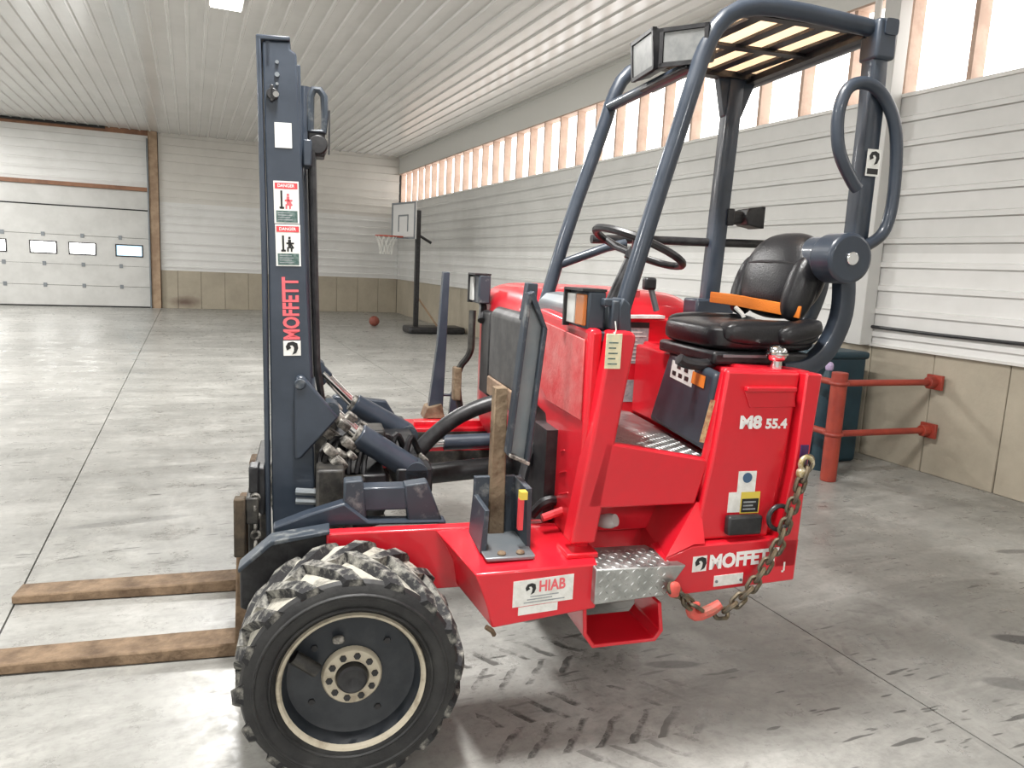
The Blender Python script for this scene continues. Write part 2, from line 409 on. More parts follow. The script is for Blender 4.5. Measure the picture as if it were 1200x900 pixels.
def ribbed(length, height, pitch=.2032, rib=.024, a=.031, b=.02, lip=.35):
    """profile points (z, depth) from 0 to height, ribs standing out"""
    pr = [(0, 0)]; z = pitch / 2
    while z + a < height:
        pr += [(z - a * lip, 0), (z - b, rib), (z + b, rib), (z + a, 0)]; z += pitch
    return pr + [(height, 0)]
def siding(parent, p0, along, nrm, length, height, m, name='siding_panel'):
    pr = ribbed(length, height); p0, along, nrm = Vector(p0), Vector(along), Vector(nrm)
    b = MB(); n = len(pr)
    vs = [p0 + along * s + Vector((0, 0, z)) + nrm * d for s in (.002, length - .002) for z, d in pr]
    b.add(vs, [(i, i + 1, i + 1 + n, i + n) for i in range(n - 1)])
    # closed back
    vs2 = [p0 + along * s + Vector((0, 0, z)) - nrm * .02 for s in (.002, length - .002) for z in (0, height)]
    b.add(vs2, [(0, 1, 3, 2)])
    return b.build(name, m, parent, ang=20)
def concrete(parent, p0, along, nrm, cuts):
    p0, along, nrm = Vector(p0), Vector(along), Vector(nrm)
    for i in range(len(cuts) - 1):
        a = p0 + along * (cuts[i] + .003); c = p0 + along * (cuts[i + 1] - .003)
        d = nrm * random.uniform(.0, .004) + nrm * .05
        q = [a - nrm * .1, c - nrm * .1, c + d, a + d]
        MB().hexa([v.copy() for v in q] + [v + Vector((0, 0, ZC)) for v in q]).build('concrete_panel', CONC, parent, bev=.006, seg=1)

# right wall: concrete foot, ribbed sheets, band of clerestory panes between studs, plain fascia
wr = struct(empty('wall_right', (XR, 6, 0)))
mi = Matrix.Translation((-XR, -6, 0))
def sub(parent, o): o.matrix_parent_inverse = parent.matrix_basis.inverted(); return o
def kids(parent):
    for o in list(bpy.data.objects):
        if o.parent == parent: o.matrix_parent_inverse = Matrix.Translation(-parent.location)
ys = [YF]
while ys[-1] < YB - .3: ys.append(ys[-1] + .63)
ys[-1] = YB
off = 3.61 - min(ys, key=lambda q: abs(q - 3.61)); ys = [YF] + [q + off for q in ys[1:-1]] + [YB]
concrete(wr, (XR + .05, 0, 0), (0, 1, 0), (-1, 0, 0), ys)
for y0, y1 in ((YF, -2), (-2, 4.95), (4.95, 11), (11, 16.5), (16.5, YB)):
    for z0, z1, m in ((ZC, 1.813, SIDING), (1.813, 2.626, SIDGREY), (2.626, ZS - .02, SIDGREY)):
        siding(wr, (XR, y0, z0), (0, 1, 0), (-1, 0, 0), y1 - y0, z1 - z0, m)
MB().box((XR - .01, YF, ZW + .02), (XR + .2, YB, ZL + .02)).build('fascia', FASCIA, wr)
MB().box((XR - .03, YF, ZL - .05), (XR - .01, YB, ZL)).build('ceiling_trim', FASCIA, wr)
MB().box((XR + .04, YF, -.1), (XR + .2, YB, ZS - .06)).build('wall_core', DARKG, wr)
MB().box((XR - .045, YF, ZC - .005), (XR + .05, YB, ZC + .012)).build('base_flashing', PIPEW, wr)
kids(wr)
win = struct(empty('window_1', (XR, 6, ZS)))
MB().box((XR - .02, YF, ZS - .03), (XR + .24, YB, ZS)).build('window_sill', PIPEW, win)
MB().box((XR - .005, YF, ZW), (XR + .24, YB, ZW + .02)).build('window_head', WOOD, win)
y = 4.29 - 22 * .6
while y < YB - .05:
    if y > YF + .02:
        MB().box((XR + .012, y - .02, ZS), (XR + .15, y + .02, ZW)).build('window_stud', WOOD, win)
    y0, y1 = max(y + .003, YF), min(y + .597, YB)
    if y1 - y0 > .1:
        b = MB(); n = 9      # translucent ribbed sheet
        pts = []
        for k in range(n):
            t = y0 + (y1 - y0) * k / (n - 1); pts.append((XR + .16 + (.012 if k % 2 else 0), t))
        for k in range(n - 1):
            b.add([(*pts[k], ZS), (*pts[k + 1], ZS), (*pts[k + 1], ZW), (*pts[k], ZW)], [(0, 1, 2, 3)])
        b.build('window_pane', GLOW, win)
    y += .6
kids(win)

# back wall
wb = struct(empty('wall_back', (2.4, YB, 0)))
cb = [-.72 + .6 * i for i in range(11)] + [XR - .02]; cb[-2] = 5.2
cb = [-.72, -.32, .25, .85, 1.45, 2.05, 2.65, 3.25, 3.85, 4.45, 5.05, XR - .01]
concrete(wb, (0, YB + .05, 0), (1, 0, 0), (0, -1, 0), cb)
for x0, x1 in ((-.72, 2.6), (2.6, XR)):
    for z0, z1, m in ((ZC, 1.914, SIDING), (1.914, 2.76, SIDING), (2.76, 3.66, SIDSHADE), (3.66, ZL, SIDSHADE)):
        siding(wb, (x0, YB, z0), (1, 0, 0), (0, -1, 0), x1 - x0, z1 - z0, m)
for x0, x1 in ((-5.2, -.95), (-9.4, -5.2), (XL, -9.4)):
    for z0, z1 in ((3.08, 3.7), (3.7, ZL - .12)):
        siding(wb, (x0, YB, z0), (1, 0, 0), (0, -1, 0), x1 - x0, z1 - z0, SIDING)
MB().box((XL, YB, 2.5), (-.95, YB + .03, 2.98)).build('door_header', DOORM, wb)
MB().box((XL, YB + .045, -.1), (XR + .2, YB + .2, ZL)).build('wall_core', DARKG, wb)
kids(wb)
def trim(n, a, b, m, bev=.01): return struct(MB().box(a, b).build('trim_%d' % n, m, None, bev))
trim(1, (-.95, YB - .1, 0), (-.73, YB + .05, ZL), TRIMT)
trim(2, (XL, YB - .07, 2.98), (-.95, YB + .02, 3.08), BEAMW)
trim(3, (XL, YB - .06, ZL - .12), (-.95, YB + .05, ZL), BEAMW)
trim(4, (-.99, YB - .14, 0), (-.95, YB, 4.3), GREYST)
trim(5, (XL, YB - .16, ZL - .06), (-1.9, YB - .06, ZL - .01), DARKG)
# sectional door
dr = struct(empty('door_1', (-5, YB, 0)))
wxs = [(-9.4, -8.8), (-8.5, -7.9), (-7.4, -6.8), (-6.5, -5.9), (-5.55, -4.95), (-4.72, -4.12), (-3.65, -3.06), (-2.81, -2.2), (-1.77, -1.13)]
zz = [(.0, .53), (.536, 1.06), (1.066, 1.78), (1.786, 2.49)]
for i, (a, b) in enumerate(zz):
    if i == 2:
        mb = MB(); x = XL
        mb.box((XL, YB - .02, a), (-.99, YB + .03, 1.305)); mb.box((XL, YB - .02, 1.62), (-.99, YB + .03, b))
        for p, q in wxs: mb.box((x, YB - .02, 1.305), (p, YB + .03, 1.62)); x = q
        mb.box((x, YB - .02, 1.305), (-.99, YB + .03, 1.62))
        mb.build('door_panel', DOORM, dr)
    else: MB().box((XL, YB - .02, a), (-.99, YB + .03, b)).build('door_panel', DOORM, dr, bev=.008)
    if i < 3: MB().box((XL, YB - .004, b - .004), (-.99, YB + .02, b + .01)).build('panel_seam', DARKG, dr)
MB().box((XL, YB - .03, 0), (-.99, YB - .02, .035)).build('bottom_seal', DARKG, dr)
MB().box((XL, YB - .03, 2.485), (-.99, YB - .01, 2.515)).build('top_seal', DARKG, dr)
for k, (p, q) in enumerate(wxs):
    fr = MB()
    for bx in (((p, 1.305), (q, 1.335)), ((p, 1.59), (q, 1.62)), ((p, 1.335), (p + .03, 1.59)), ((q - .03, 1.335), (q, 1.59))):
        fr.box((bx[0][0], YB - .035, bx[0][1]), (bx[1][0], YB + .01, bx[1][1]))
    f = fr.build('window_frame', BLACK, dr)
    MB().box((p + .03, YB - .01, 1.335), (q - .03, YB + .0, 1.59)).build('pane', DBLUE if k == 8 else DGLOW, f)
hm = MB().box((-.04, -.015, -.05), (.04, 0, .05)).mesh('hinge', GREYST)
for z in (.533, 1.063, 1.783):
    for x in (-3.35, -2.5, -1.65, -4.2, -5.0): inst('hinge', hm, dr, (x, YB - .02, z))
kids(dr)
# unseen sides of the hall, with an added window band on the left
wl = struct(MB().box((XL - .2, YF, 0), (XL, YB, ZS)).box((XL - .2, YF, ZW), (XL, YB, ZL)).build('wall_left', SIDING))
w2_ = struct(empty('added_glow_band', (XL, 6, ZS)))  # unseen glowing band, added to brighten the ceiling
y = YF + .3
while y < YB - .6:
    MB().box((XL - .15, y - .02, ZS), (XL - .01, y + .02, ZW)).build('window_stud', WOOD, w2_)
    MB().box((XL - .18, y + .003, ZS), (XL - .16, y + .597, ZW)).build('window_pane', GLOW, w2_)
    y += .6
kids(w2_)
wf = struct(MB().box((XL - .2, YF - .2, 0), (XR + .2, YF, ZL)).build('wall_front', SIDING))
# ceiling of ribbed sheets running along the hall
ce = struct(empty('ceiling', (0, 6, ZL)))
pr = ribbed(1, .9144, .2286, .022, .03, .014, 1)
cm = MB(); n = len(pr)
cm.add([(x, yy, -d) for yy in (YF - 6, YB + .02 - 6) for x, d in pr], [(i, i + 1, i + 1 + n, i + n) for i in range(n - 1)])
cm.add([(0, YF - 6, .02), (.9144, YF - 6, .02), (.9144, YB - 6, .02), (0, YB - 6, .02)], [(0, 1, 2, 3)])
cme = cm.mesh('ceiling_panel', CEIL, 20)
x = XR - .9144
while x > XL - .92:
    inst('ceiling_panel', cme, ce, (x + .001, 0, 0)); x -= .9144
MB().box((XL - .2, YF - .2, .05), (XR + .3, YB + .2, .2)).build('roof_deck', DARKG, ce).location = (0, -6, 0)

# ceiling lamps (the nearest edge of the first shows at the top of the photograph)
def ceiling_lamp(x, y, lab):
    t = empty('ceiling_lamp', (x, y, ZL - .09))
    tag(t, lab, 'ceiling lamp', 'led lamps under the ceiling')
    MB().box((-.19, -.65, .015), (.19, .65, .065)).build('housing', PIPEW, t, bev=.008)
    MB().box((-.17, -.62, 0), (.17, .62, .013)).build('diffuser', LEDM, t)
    l = bpy.data.lights.new('lamp_light', 'AREA'); l.shape = 'RECTANGLE'; l.size = .32; l.size_y = 1.2; l.energy = LAMP_POWER; l.color = (1, .985, .96)
    o = bpy.data.objects.new('lamp_light', l); COL.objects.link(o); o.parent = t; o.location = (0, 0, -.012)
ceiling_lamp(.44, 9.5, 'flat white led ceiling lamp whose edge shows at the top of the frame')
for (lx, ly), lab in zip(((.44, 2.0), (.44, -5.5), (-5.2, 14.0), (-5.2, 9.5), (-5.2, 2.0), (-5.2, -5.5), (-5.2, 18.5)),  # lamps of the left row are unseen, added to brighten the back
    ('flat white led ceiling lamp above and in front of the red forklift', 'flat white led ceiling lamp behind the camera on the forklift side',
     'flat white led ceiling lamp added out of view left of the frame, second from the sectional door', 'flat white led ceiling lamp added out of view left of the frame, third from the sectional door', 'flat white led ceiling lamp added out of view left of the forks',
     'flat white led ceiling lamp added out of view behind the camera on the left', 'flat white led ceiling lamp added out of view closest to the sectional door')): ceiling_lamp(lx, ly, lab)

# column and pipes on the right wall
co = MB(); co.box((XR - .16, 4.86, ZC), (XR - .02, 5.02, ZL))
co = tag(co.build('wall_column', COLM, None, bev=.006), 'pale grey steel column on the right wall between siding and windows', 'column')
co['kind'] = 'structure'; del co['label']; del co['category']; co.name = 'trim_6'
pv = MB(); pv.tube([(XR - .07, 5.17, ZC + .02), (XR - .07, 5.17, ZL - .02)], .032)
for z in (1.3, 2.5, 3.6): pv.ring((XR - .07, 5.17, z), .034, .008, 'z', 16, 6)
tag(pv.build('conduit_pipe', PIPEW), 'slim white conduit pipe running up the wall beside the grey column', 'pipe')
cw = MB(); cw.tube([(XR - .04, 4.87, 1.165), (XR - .042, 4.2, 1.158), (XR - .04, 3.5, 1.16), (XR - .042, 2.2, 1.15), (XR - .04, -1, 1.16)], .015, 8)
tag(cw.build('wall_cable', BLACK), 'thin black cable running low along the white siding right of the column', 'cable')

# ------------------------------------------------------------------ red guard rail, teal cabinet, gas bottle
gr = tag(empty('guard_rail', (4.576, 4.224, 0)), 'red steel guard rail with one post and two arms fixed to the right wall', 'guard rail')
MB().cyl((0, 0, 0), (0, 0, .86), .06, 24).build('post', RAILM, gr, bev=.006)
for z in (.775, .375):
    MB().cyl((.03, 0, z), (XR - 4.576 - .06, -.06, z), .026, 16).build('arm', RAILM, gr)
    MB().cyl((0, .03, z), (0, 1.9, z), .026, 16).build('arm', RAILM, gr)
    MB().ring((0, 0, z), .06, .016, 'z', 24, 8).build('collar', RAILM, gr)
    f = MB(); f.box((XR - 4.576 - .075, -.13, z - .06), (XR - 4.576 - .045, .01, z + .06)); f.cyl((XR - 4.576 - .14, -.055, z), (XR - 4.576 - .06, -.06, z), .045, 16)
    f.build('wall_flange', RAILM, gr, bev=.004)
MB().cyl((0, 1.9, 0), (0, 1.9, .86), .06, 20).build('post', RAILM, gr)
tc = tag(empty('teal_cabinet', (5.08, 5.0, 0)), 'dark teal upright plastic cabinet standing behind the red guard rail', 'cabinet')
MB().box((-.30, -.36, 0), (.245, .36, .93)).build('body', TEAL, tc, bev=.035, seg=3)
MB().box((-.315, -.375, .9), (.26, .375, .965)).build('lid', TEAL, tc, bev=.025, seg=3)
gb = tag(empty('gas_bottle', (4.77, 4.52, 0)), 'slim dark teal gas bottle with a lavender cap beside the red post', 'bottle')
gm = MB(); gm.tube([(0, 0, 0), (0, 0, .70), (0, 0, .76), (0, 0, .80), (0, 0, .83)], [.065, .065, .058, .04, .03], 20); gm.build('shell', TEAL, gb)
MB().sell((0, 0, .86), (.032, .032, .04), .8, 1).build('cap', LAV, gb)

# ------------------------------------------------------------------ basketball hoop and ball
bh = tag(empty('basketball_hoop', (4.49, 15.8, 0)), 'black portable basketball hoop with clear white backboard near the far corner', 'basketball hoop')
MB().box((-.22, -.32, .0), (1.05, .32, .15)).build('base', BLACK, bh, bev=.05, seg=3)
MB().box((-.05, -.05, .12), (.05, .05, 2.62)).build('pole', BLACK, bh, bev=.01)
MB().cyl((.05, 0, .75), (.5, 0, .14), .02, 10).build('brace', TRIMT, bh)
MB().cyl((.02, 0, 2.1), (.3, 0, 1.95), .03, 10).build('height_handle', BLACK, bh)
n_ = Vector((-.98, -.2, 0)); t_ = Vector((.2, -.98, 0)); c_ = Vector((-.33, -.07, 2.37))
def obox(mb, c, ex, ey, hx, hy, z0, z1):
    p = [c - ex * hx - ey * hy, c + ex * hx - ey * hy, c + ex * hx + ey * hy, c - ex * hx + ey * hy]
    mb.hexa([Vector((q.x, q.y, z0)) for q in p] + [Vector((q.x, q.y, z1)) for q in p])
b = MB(); obox(b, c_, t_, n_, .55, .015, 2.0, 2.76); b.build('backboard', BOARDM, bh)
b = MB()
for a0, a1, z0, z1 in ((-.55, -.5, 2.0, 2.76), (.5, .55, 2.0, 2.76), (-.5, .5, 2.0, 2.04), (-.5, .5, 2.72, 2.76), (-.23, -.2, 2.15, 2.5), (.2, .23, 2.15, 2.5), (-.2, .2, 2.47, 2.5)):
    obox(b, c_ + t_ * ((a0 + a1) / 2) + n_ * .018, t_, n_, (a1 - a0) / 2, .008, z0, z1)
b.build('board_frame', GREYST, bh)
b = MB()
for z in (2.1, 2.4): b.cyl((0, 0, z), c_ + Vector((0, 0, z - 2.37)), .025, 8)
b.build('lift_arm', BLACK, bh)
rc = c_ + n_ * .4 + Vector((0, 0, -.33))
b = MB(); b.ring(rc, .225, .012, 'z', 28, 6); b.cyl(rc - n_ * .23, c_ + Vector((0, 0, -.33)), .02, 8); b.build('rim', RIMO, bh)
b = MB()
for k in range(12):
    t = 2 * PI * k / 12
    for s in (1, -1):
        b.tube([rc + Vector((math.cos(t + s * q * .26) * r, math.sin(t + s * q * .26) * r, z)) for q, (r, z) in enumerate(((.22, 0), (.17, -.14), (.14, -.27), (.125, -.38)))], .005, 4)
b.build('net', NETM, bh)
bl = MB(); bl.sell((0, 0, .12), (.12, .12, .12), 1, 1, 24, 14)
bo = tag(bl.build('ball', BALLM, None, loc=(3.92, 17.3, 0)), 'dark reddish brown ball lying on the floor before the back wall', 'ball')

# ================================================================== THE FORKLIFT
FO = Vector((.409, 1.994, 0)); FA = math.radians(-8)
fl = tag(empty('forklift', FO, FA), 'red and slate truck-mounted three-wheel forklift with a tall mast and open cab', 'forklift')
RM = Matrix.Translation(FO) @ Matrix.Rotation(FA, 4, 'Z')
def part(mb, name, m, bev=0, seg=2, par=None, **k): return mb.build(name, m, par or fl, bev, seg, **k)

# ---- wheels
def lug_mesh(side):
    b = MB(); R0, R1 = .300, .336; K = 5; rings = []
    for k in range(K + 1):
        f = k / K
        y = .002 + f * .172; t = -f * .40
        hw = .03 - .006 * f
        r1 = R1 - (.016 if k == 0 else 0)
        ring = []
        for r, q in ((R0, -1.25), (R0, 1.25), (r1, .75), (r1, -.75)):
            tt = t + q * hw / .33
            yy = y if side > 0 else .30 - y
            ring.append((r * math.sin(tt), yy, r * math.cos(tt)))
        rings.append(ring)
    vs = [p for g in rings for p in g]; fs = [(i * 4 + j, i * 4 + (j + 1) % 4, (i + 1) * 4 + (j + 1) % 4, (i + 1) * 4 + j) for i in range(K) for j in range(4)]
    fs += [(0, 1, 2, 3), (K * 4 + 3, K * 4 + 2, K * 4 + 1, K * 4)]
    b.add(vs, fs); return b.mesh('tread_lug', LUG, 30)
LUGA, LUGB = lug_mesh(1), lug_mesh(-1)
tm = MB()
prof = [(.035, .205), (.012, .215), (.0, .235), (-.008, .262), (-.004, .29), (.006, .306), (.02, .313), (.05, .308)]
prof2 = [(.30 - y, r) for y, r in reversed(prof)]
tm.lathe(prof + prof2, 72)
tm.v = tm.v
tire_me = tm.mesh('tire', [RUBBER, DUST], 30)
for p in tire_me.polygons:
    rr = math.hypot(p.center.x, p.center.z)
    if rr > .302 and .015 < p.center.y < .285: p.material_index = 1
tb = MB(); tb.lathe([(-.007, .268), (-.011, .272), (-.011, .276), (-.006, .28)], 72); tb.lathe([(-.0, .226), (-.006, .229), (-.006, .232), (-.002, .236)], 72)
bead_me = tb.mesh('sidewall_ridge', RUBBER, 30)
def wheel(u, v, flip=False, full=True):
    b = MB(); b.lathe([(.02, .217), (.0, .212), (.004, .204), (.014, .199)], 64)
    w_ = b.build('front_wheel', CREAM, fl)
    w_.location = (u, v, .334)
    if flip: w_.rotation_euler = (0, 0, PI)
    inst('tire', tire_me, w_)
    if full: inst('sidewall_ridge', bead_me, w_)
    for k in range(16):
        inst('tread_lug', LUGA, w_, (0, 0, 0), (0, 2 * PI * k / 16, 0)); inst('tread_lug', LUGB, w_, (0, 0, 0), (0, 2 * PI * (k + .5) / 16, 0))
    d = MB(); d.lathe([(.014, .2), (.03, .192), (.055, .186), (.062, .17), (.062, .09), (.052, .084), (.05, .0001)], 64); d.lathe([(.014, .2), (.26, .2)], 48); d.build('rim_disc', RIMD, w_)
    if not full: return w_
    h = MB(); h.lathe([(.075, .09), (.046, .087), (.04, .082), (.038, .05), (.05, .044)], 40); h.build('hub', CREAM, w_)
    h = MB(); h.lathe([(.05, .047), (.022, .043), (.016, .036), (.02, .02), (.028, .0001)], 32); h.build('hub_cap', BLACK, w_)
    bm_ = MB(); bm_.lathe([(.006, .0001), (.006, .010), (.02, .012)], 6); bm_.lathe([(.013, .0001), (.013, .0155), (.02, .0158)], 14); bolt = bm_.mesh('wheel_bolt', BLACK)
    for k in range(10):
        t = 2 * PI * k / 10 + .1; inst('wheel_bolt', bolt, w_, (.066 * math.cos(t), .028, .066 * math.sin(t)))
    for t in (.75, 2.45, 3.75, 5.3): inst('wheel_bolt', bolt, w_, (.14 * math.cos(t), .05, .14 * math.sin(t)))
    s = MB(); s.cyl((-.165, .03, .085), (-.1, .03, .035), .02, 12); s.build('valve_cover', GREASE, w_)
    s = MB(); s.sell((-.04, .05, .115), (.018, .012, .012), .8, .8, 12, 8); s.build('dirt_clump', DUSTYM, w_)
    w_['label'] = 'near front wheel with dusty lugs, worn cream rim and slate disc'
    return w_
wheel(0, 0)
w2 = wheel(0, 2.2, True); w2['label'] = 'far front wheel behind the mast'
rw = MB(); rw.lathe([(-.12, .2), (-.15, .26), (-.12, .3), (.12, .3), (.15, .26), (.12, .2)], 48); rw.lathe([(-.1, .2), (-.06, .18), (-.05, .0001)], 32)
rear = rw.build('rear_wheel', RUBBER, fl); rear.location = (1.12, 1.15, .302)
part(MB().box((.98, .93, .5), (1.26, 1.37, .62)).box((1.06, .95, .26), (1.18, .99, .6)).box((1.06, 1.31, .26), (1.18, 1.35, .6)).cyl((1.12, .93, .302), (1.12, 1.37, .302), .05), 'rear_fork', BLACK)
part(MB().cyl((0, .2, .334), (0, 2.0, .334), .07).box((-.12, .32, .28), (.12, .45, .6)).box((-.12, 1.75, .28), (.12, 1.88, .6)), 'front_axle', GREASE)

# ---- chassis
for nm, v0, v1 in (('near', .32, .37), ('far', 1.83, 1.88)):
    part(MB().box((-.07, v0, .46), (1.1, v1, .674)), 'side_rail', RED, .006)
part(MB().box((.3, 1.815, .585), (1.05, 1.828, .655)).box((.3, 1.815, .47), (1.05, 1.828, .55)), 'rail_dark_band', GREASE)  # dark plates over the red inner side of the far rail
# outer box beside the footwell with its wheel arch edge
b = MB()
near = [(.35, .645), (.735, .655), (.738, .508), (.409, .470), (.394, .53), (.375, .585)]
far = [(.28, .668), (.80, .672), (.80, .52), (.36, .47), (.345, .56), (.31, .63)]
vs = [(u, 0, w_) for u, w_ in near] + [(u, .33, w_) for u, w_ in far]
b.add(vs, [tuple(range(6)), tuple(range(11, 5, -1))] + [(i, i + 6, (i + 1) % 6 + 6, (i + 1) % 6) for i in range(6)])
part(b, 'chassis_box', RED, .006)
b = MB()
far2 = [(p[0], 2.2, p[1]) for p in near]; inn = [(p[0], 1.87, p[1]) for p in far]
b.add(far2 + inn, [tuple(range(6)), tuple(range(11, 5, -1))] + [(i, i + 6, (i + 1) % 6 + 6, (i + 1) % 6) for i in range(6)])
part(b, 'chassis_box', RED, .006)
b = MB(); b.tube([(.39, .004, .475), (.41, .004, .46), (.42, .02, .44)], .008, 6); part(b, 'bracket_tab', RUST)
# main floor pan / dark machinery under the body
part(MB().box((.86, .4, .42), (1.15, 1.8, .5)).box((.86, .5, .5), (1.3, 1.7, .68)), 'floor_pan', GREASE)
# pocket of the upright in the chassis box
part(MB().prism([(.40, .655), (.545, .655), (.555, .668), (.392, .668)], .06, .30), 'pocket_plate', GREYST, .004)
for u in (.45, .51): part(MB().sell((u, .085, .672), (.014, .014, .008), 1, 1, 10, 6), 'pocket_bolt', RUST)
part(MB().prism([(.39, .66), (.41, .66), (.415, .80), (.40, .80)], .12, .3).prism([(.545, .66), (.56, .66), (.555, .86), (.535, .86)], .14, .3).box((.40, .28, .66), (.56, .3, .86)), 'pocket_guard', SLATEW, .003)
part(MB().box((.51, .12, .73), (.525, .14, .83)), 'red_pin', PRED); part(MB().box((.512, .115, .83), (.534, .145, .855)), 'yellow_pin_head', YEL)

# ---- stabiliser uprights (near with channel plate, far plain)
b = MB()
b.prism([(.496, .945), (.555, .925), (.596, 1.36), (.590, 1.40), (.545, 1.46), (.535, 1.44)], .24, .26)
part(b, 'upright_channel', GREYST, .004)
b = MB(); b.prism([(.488, .95), (.502, .942), (.545, 1.452), (.532, 1.47)], .215, .26)
b.prism([(.552, .922), (.566, .925), (.602, 1.352), (.588, 1.366)], .215, .26)
b.prism([(.535, 1.465), (.588, 1.362), (.604, 1.352), (.552, 1.475)], .215, .26)
part(b, 'channel_flange', SLATEW, .003)
b = MB(); b.prism([(.492, .945), (.56, .915), (.563, .925), (.495, .955)], .20, .26); part(b, 'channel_foot', DUSTYM, .002)
part(MB().prism([(.528, 1.38), (.575, 1.36), (.578, 1.497), (.542, 1.5)], .262, .30), 'upright_tip', SLATEW, .004)
part(MB().prism([(.450, .66), (.505, .66), (.495, 1.16), (.452, 1.16)], .265, .31), 'upright_post', RUST, .004)
part(MB().prism([(.505, .69), (.59, .69), (.60, 1.1), (.605, 1.5), (.570, 1.5), (.55, 1.1)], 1.98, 2.04), 'upright_post', SLATE, .004)
part(MB().prism([(.63, .7), (.69, .7), (.68, .83), (.66, .86), (.64, .83)], 2.0, 2.04).cyl((.58, 2.02, .82), (.65, 2.02, .82), .008, 8), 'far_lug', SLATE, .004)
part(MB().prism([(.48, .70), (.60, .70), (.58, .78), (.50, .76)], 1.95, 2.08), 'upright_foot', RUST, .004)

# ---- engine side (far side of the cab)
b = MB(); b.sell((1.14, 1.38, 1.06), (.42, .50, .41), .32, .3, 40, 24); part(b, 'engine_hood', RED)
part(MB().prism([(.69, 1.03), (.69, 1.33), (.72, 1.36), (.80, 1.36), (.80, 1.03)], .83, 1.36), 'radiator_cover', mat('dark_cover', (.06, .06, .062), .5, .4, var=(.11, .11, .11), vscale=9), .012)
part(MB().box((.685, .87, .945), (.79, 1.36, 1.035)), 'brown_block', BROWN, .008)
part(MB().box((.75, .40, .50), (.82, 1.4, 1.03)).box((.69, 1.37, .93), (.78, 1.55, 1.33)), 'frame_gap_shade', BLACK, .01)  # black boxes; the long one darkens the shaded gap beside the cover
part(MB().tube([(.66, 1.62, 1.32), (.655, 1.6, 1.2), (.66, 1.62, 1.1), (.60, 1.66, 1.02), (.61, 1.66, .86), (.64, 1.66, .78)], .018, 8, 2), 'hydraulic_hose', GREASE)
part(MB().box((.58, 1.63, .86), (.62, 1.69, 1.03)), 'hose_guard', RUST, .006)

# ---- cab front cover, pillar and side
b = MB()
poly = [(.10, .66), (.36, .66), (.40, .78), (.46, .95), (.50, 1.02), (.80, 1.05), (.82, 1.38), (.60, 1.40), (.10, 1.37)]
b.prism([(p[0], p[1]) for p in poly], .70, .745, 'u'); part(b, 'front_cover', RED, .015, 3)
b = MB(); b.prism([(.12, 1.08), (.46, 1.08), (.56, 1.12), (.64, 1.36), (.13, 1.335)], .694, .70, 'u'); part(b, 'grille_panel', REDD, .004)
for k in range(3):
    part(MB().box((.697, .2 + .03 * k, .80 + .07 * k), (.701, .30, .806 + .07 * k), rot=(-.35, 0, 0)), 'cover_slot', RED, .003)
b = MB()
P1 = [(.66, .70), (.745, .70), (.835, 1.355), (.82, 1.37), (.755, 1.37), (.735, 1.25), (.712, 1.05)]
b.prism(P1, .05, .13); part(b, 'cab_pillar', RED, .014, 3)
part(MB().box((.65, .045, .655), (.755, .15, .672)), 'pillar_foot', RED, .004)
b = MB(); b.prism([(.705, .815), (.755, 1.03), (.80, 1.02), (1.085, .970), (1.12, .962), (1.082, .815)], .05, .09); part(b, 'side_panel', RED, .008)
# recess under the side panel
part(MB().box((.72, .26, .66), (1.1, .29, .84)).prism([(.70, .815), (1.085, .815), (1.06, .835), (.72, .835)], .06, .28), 'recess_wall', RED, .004)
b = MB(); b.tube([(.79, .16, .735), (.81, .11, .75), (.825, .09, .76)], [.018, .026, .02], 14, 1); part(b, 'side_lamp', mat('lamp_grey', (.42, .42, .41), .25, coat=.4))
# rear ramp between the step and the tail
b = MB(); b.add([(.965, .0, .66), (1.06, .0, .70), (1.085, .05, .822), (1.085, .27, .822), (1.02, .27, .66), (1.1, .0, .70), (1.1, .05, .822), (1.1, .27, .822), (1.1, .27, .66)], [(0, 1, 2), (0, 2, 3, 4), (1, 5, 6, 2), (2, 6, 7, 3), (3, 7, 8, 4), (5, 8, 7, 6), (0, 4, 8, 5, 1)])
part(b, 'step_gusset', RED)
# checker plate step with raised studs
st = MB(); st.hexa([(.72, -.03, .535), (.955, -.03, .548), (.955, .12, .548), (.72, .12, .535), (.72, -.03, .648), (1.025, -.03, .645), (.95, .12, .66), (.72, .12, .66)])
stp = part(st, 'step_box', ALU, .004)
def studs(name, o, ex, ez, nx, nz, dx, dz, par, inside=lambda a, c: True):
    b = MB(); o, ex, ez = Vector(o), Vector(ex).normalized(), Vector(ez).normalized(); nn = ex.cross(ez).normalized()
    for i in range(nx):
        for j in range(nz):
            a, c = (i + .5) * dx, (j + .5) * dz
            if not inside(a, c): continue
            d = (ex + ez).normalized() if (i + j) % 2 else (ex - ez).normalized(); s = nn.cross(d); p = o + ex * a + ez * c; l, wd, h = dx * .46, dx * .14, .003
            b.add([p - d * l, p - s * wd, p + d * l, p + s * wd, p + nn * h], [(0, 1, 4), (1, 2, 4), (2, 3, 4), (3, 0, 4)])
    x = b.build(name, ALU, par); x['kind'] = 'stuff'; return x
studs('checker_studs', (.728, -.03, .541), (1, 0, .03), (0, 0, 1), 11, 5, .021, .0205, stp)
studs('checker_studs', (.728, -.028, .648), (1, 0, 0), (0, 1, .08), 12, 6, .021, .021, stp, lambda a, c: a < .27 - c * .4)
b = MB()
b.prism([(.705, .50), (.712, .41), (.745, .362), (.965, .366), (.99, .40), (.975, .50), (.962, .50), (.976, .405), (.957, .378), (.752, .374), (.725, .414), (.718, .50)], .02, .22)
part(b, 'foot_loop', RED, .004)
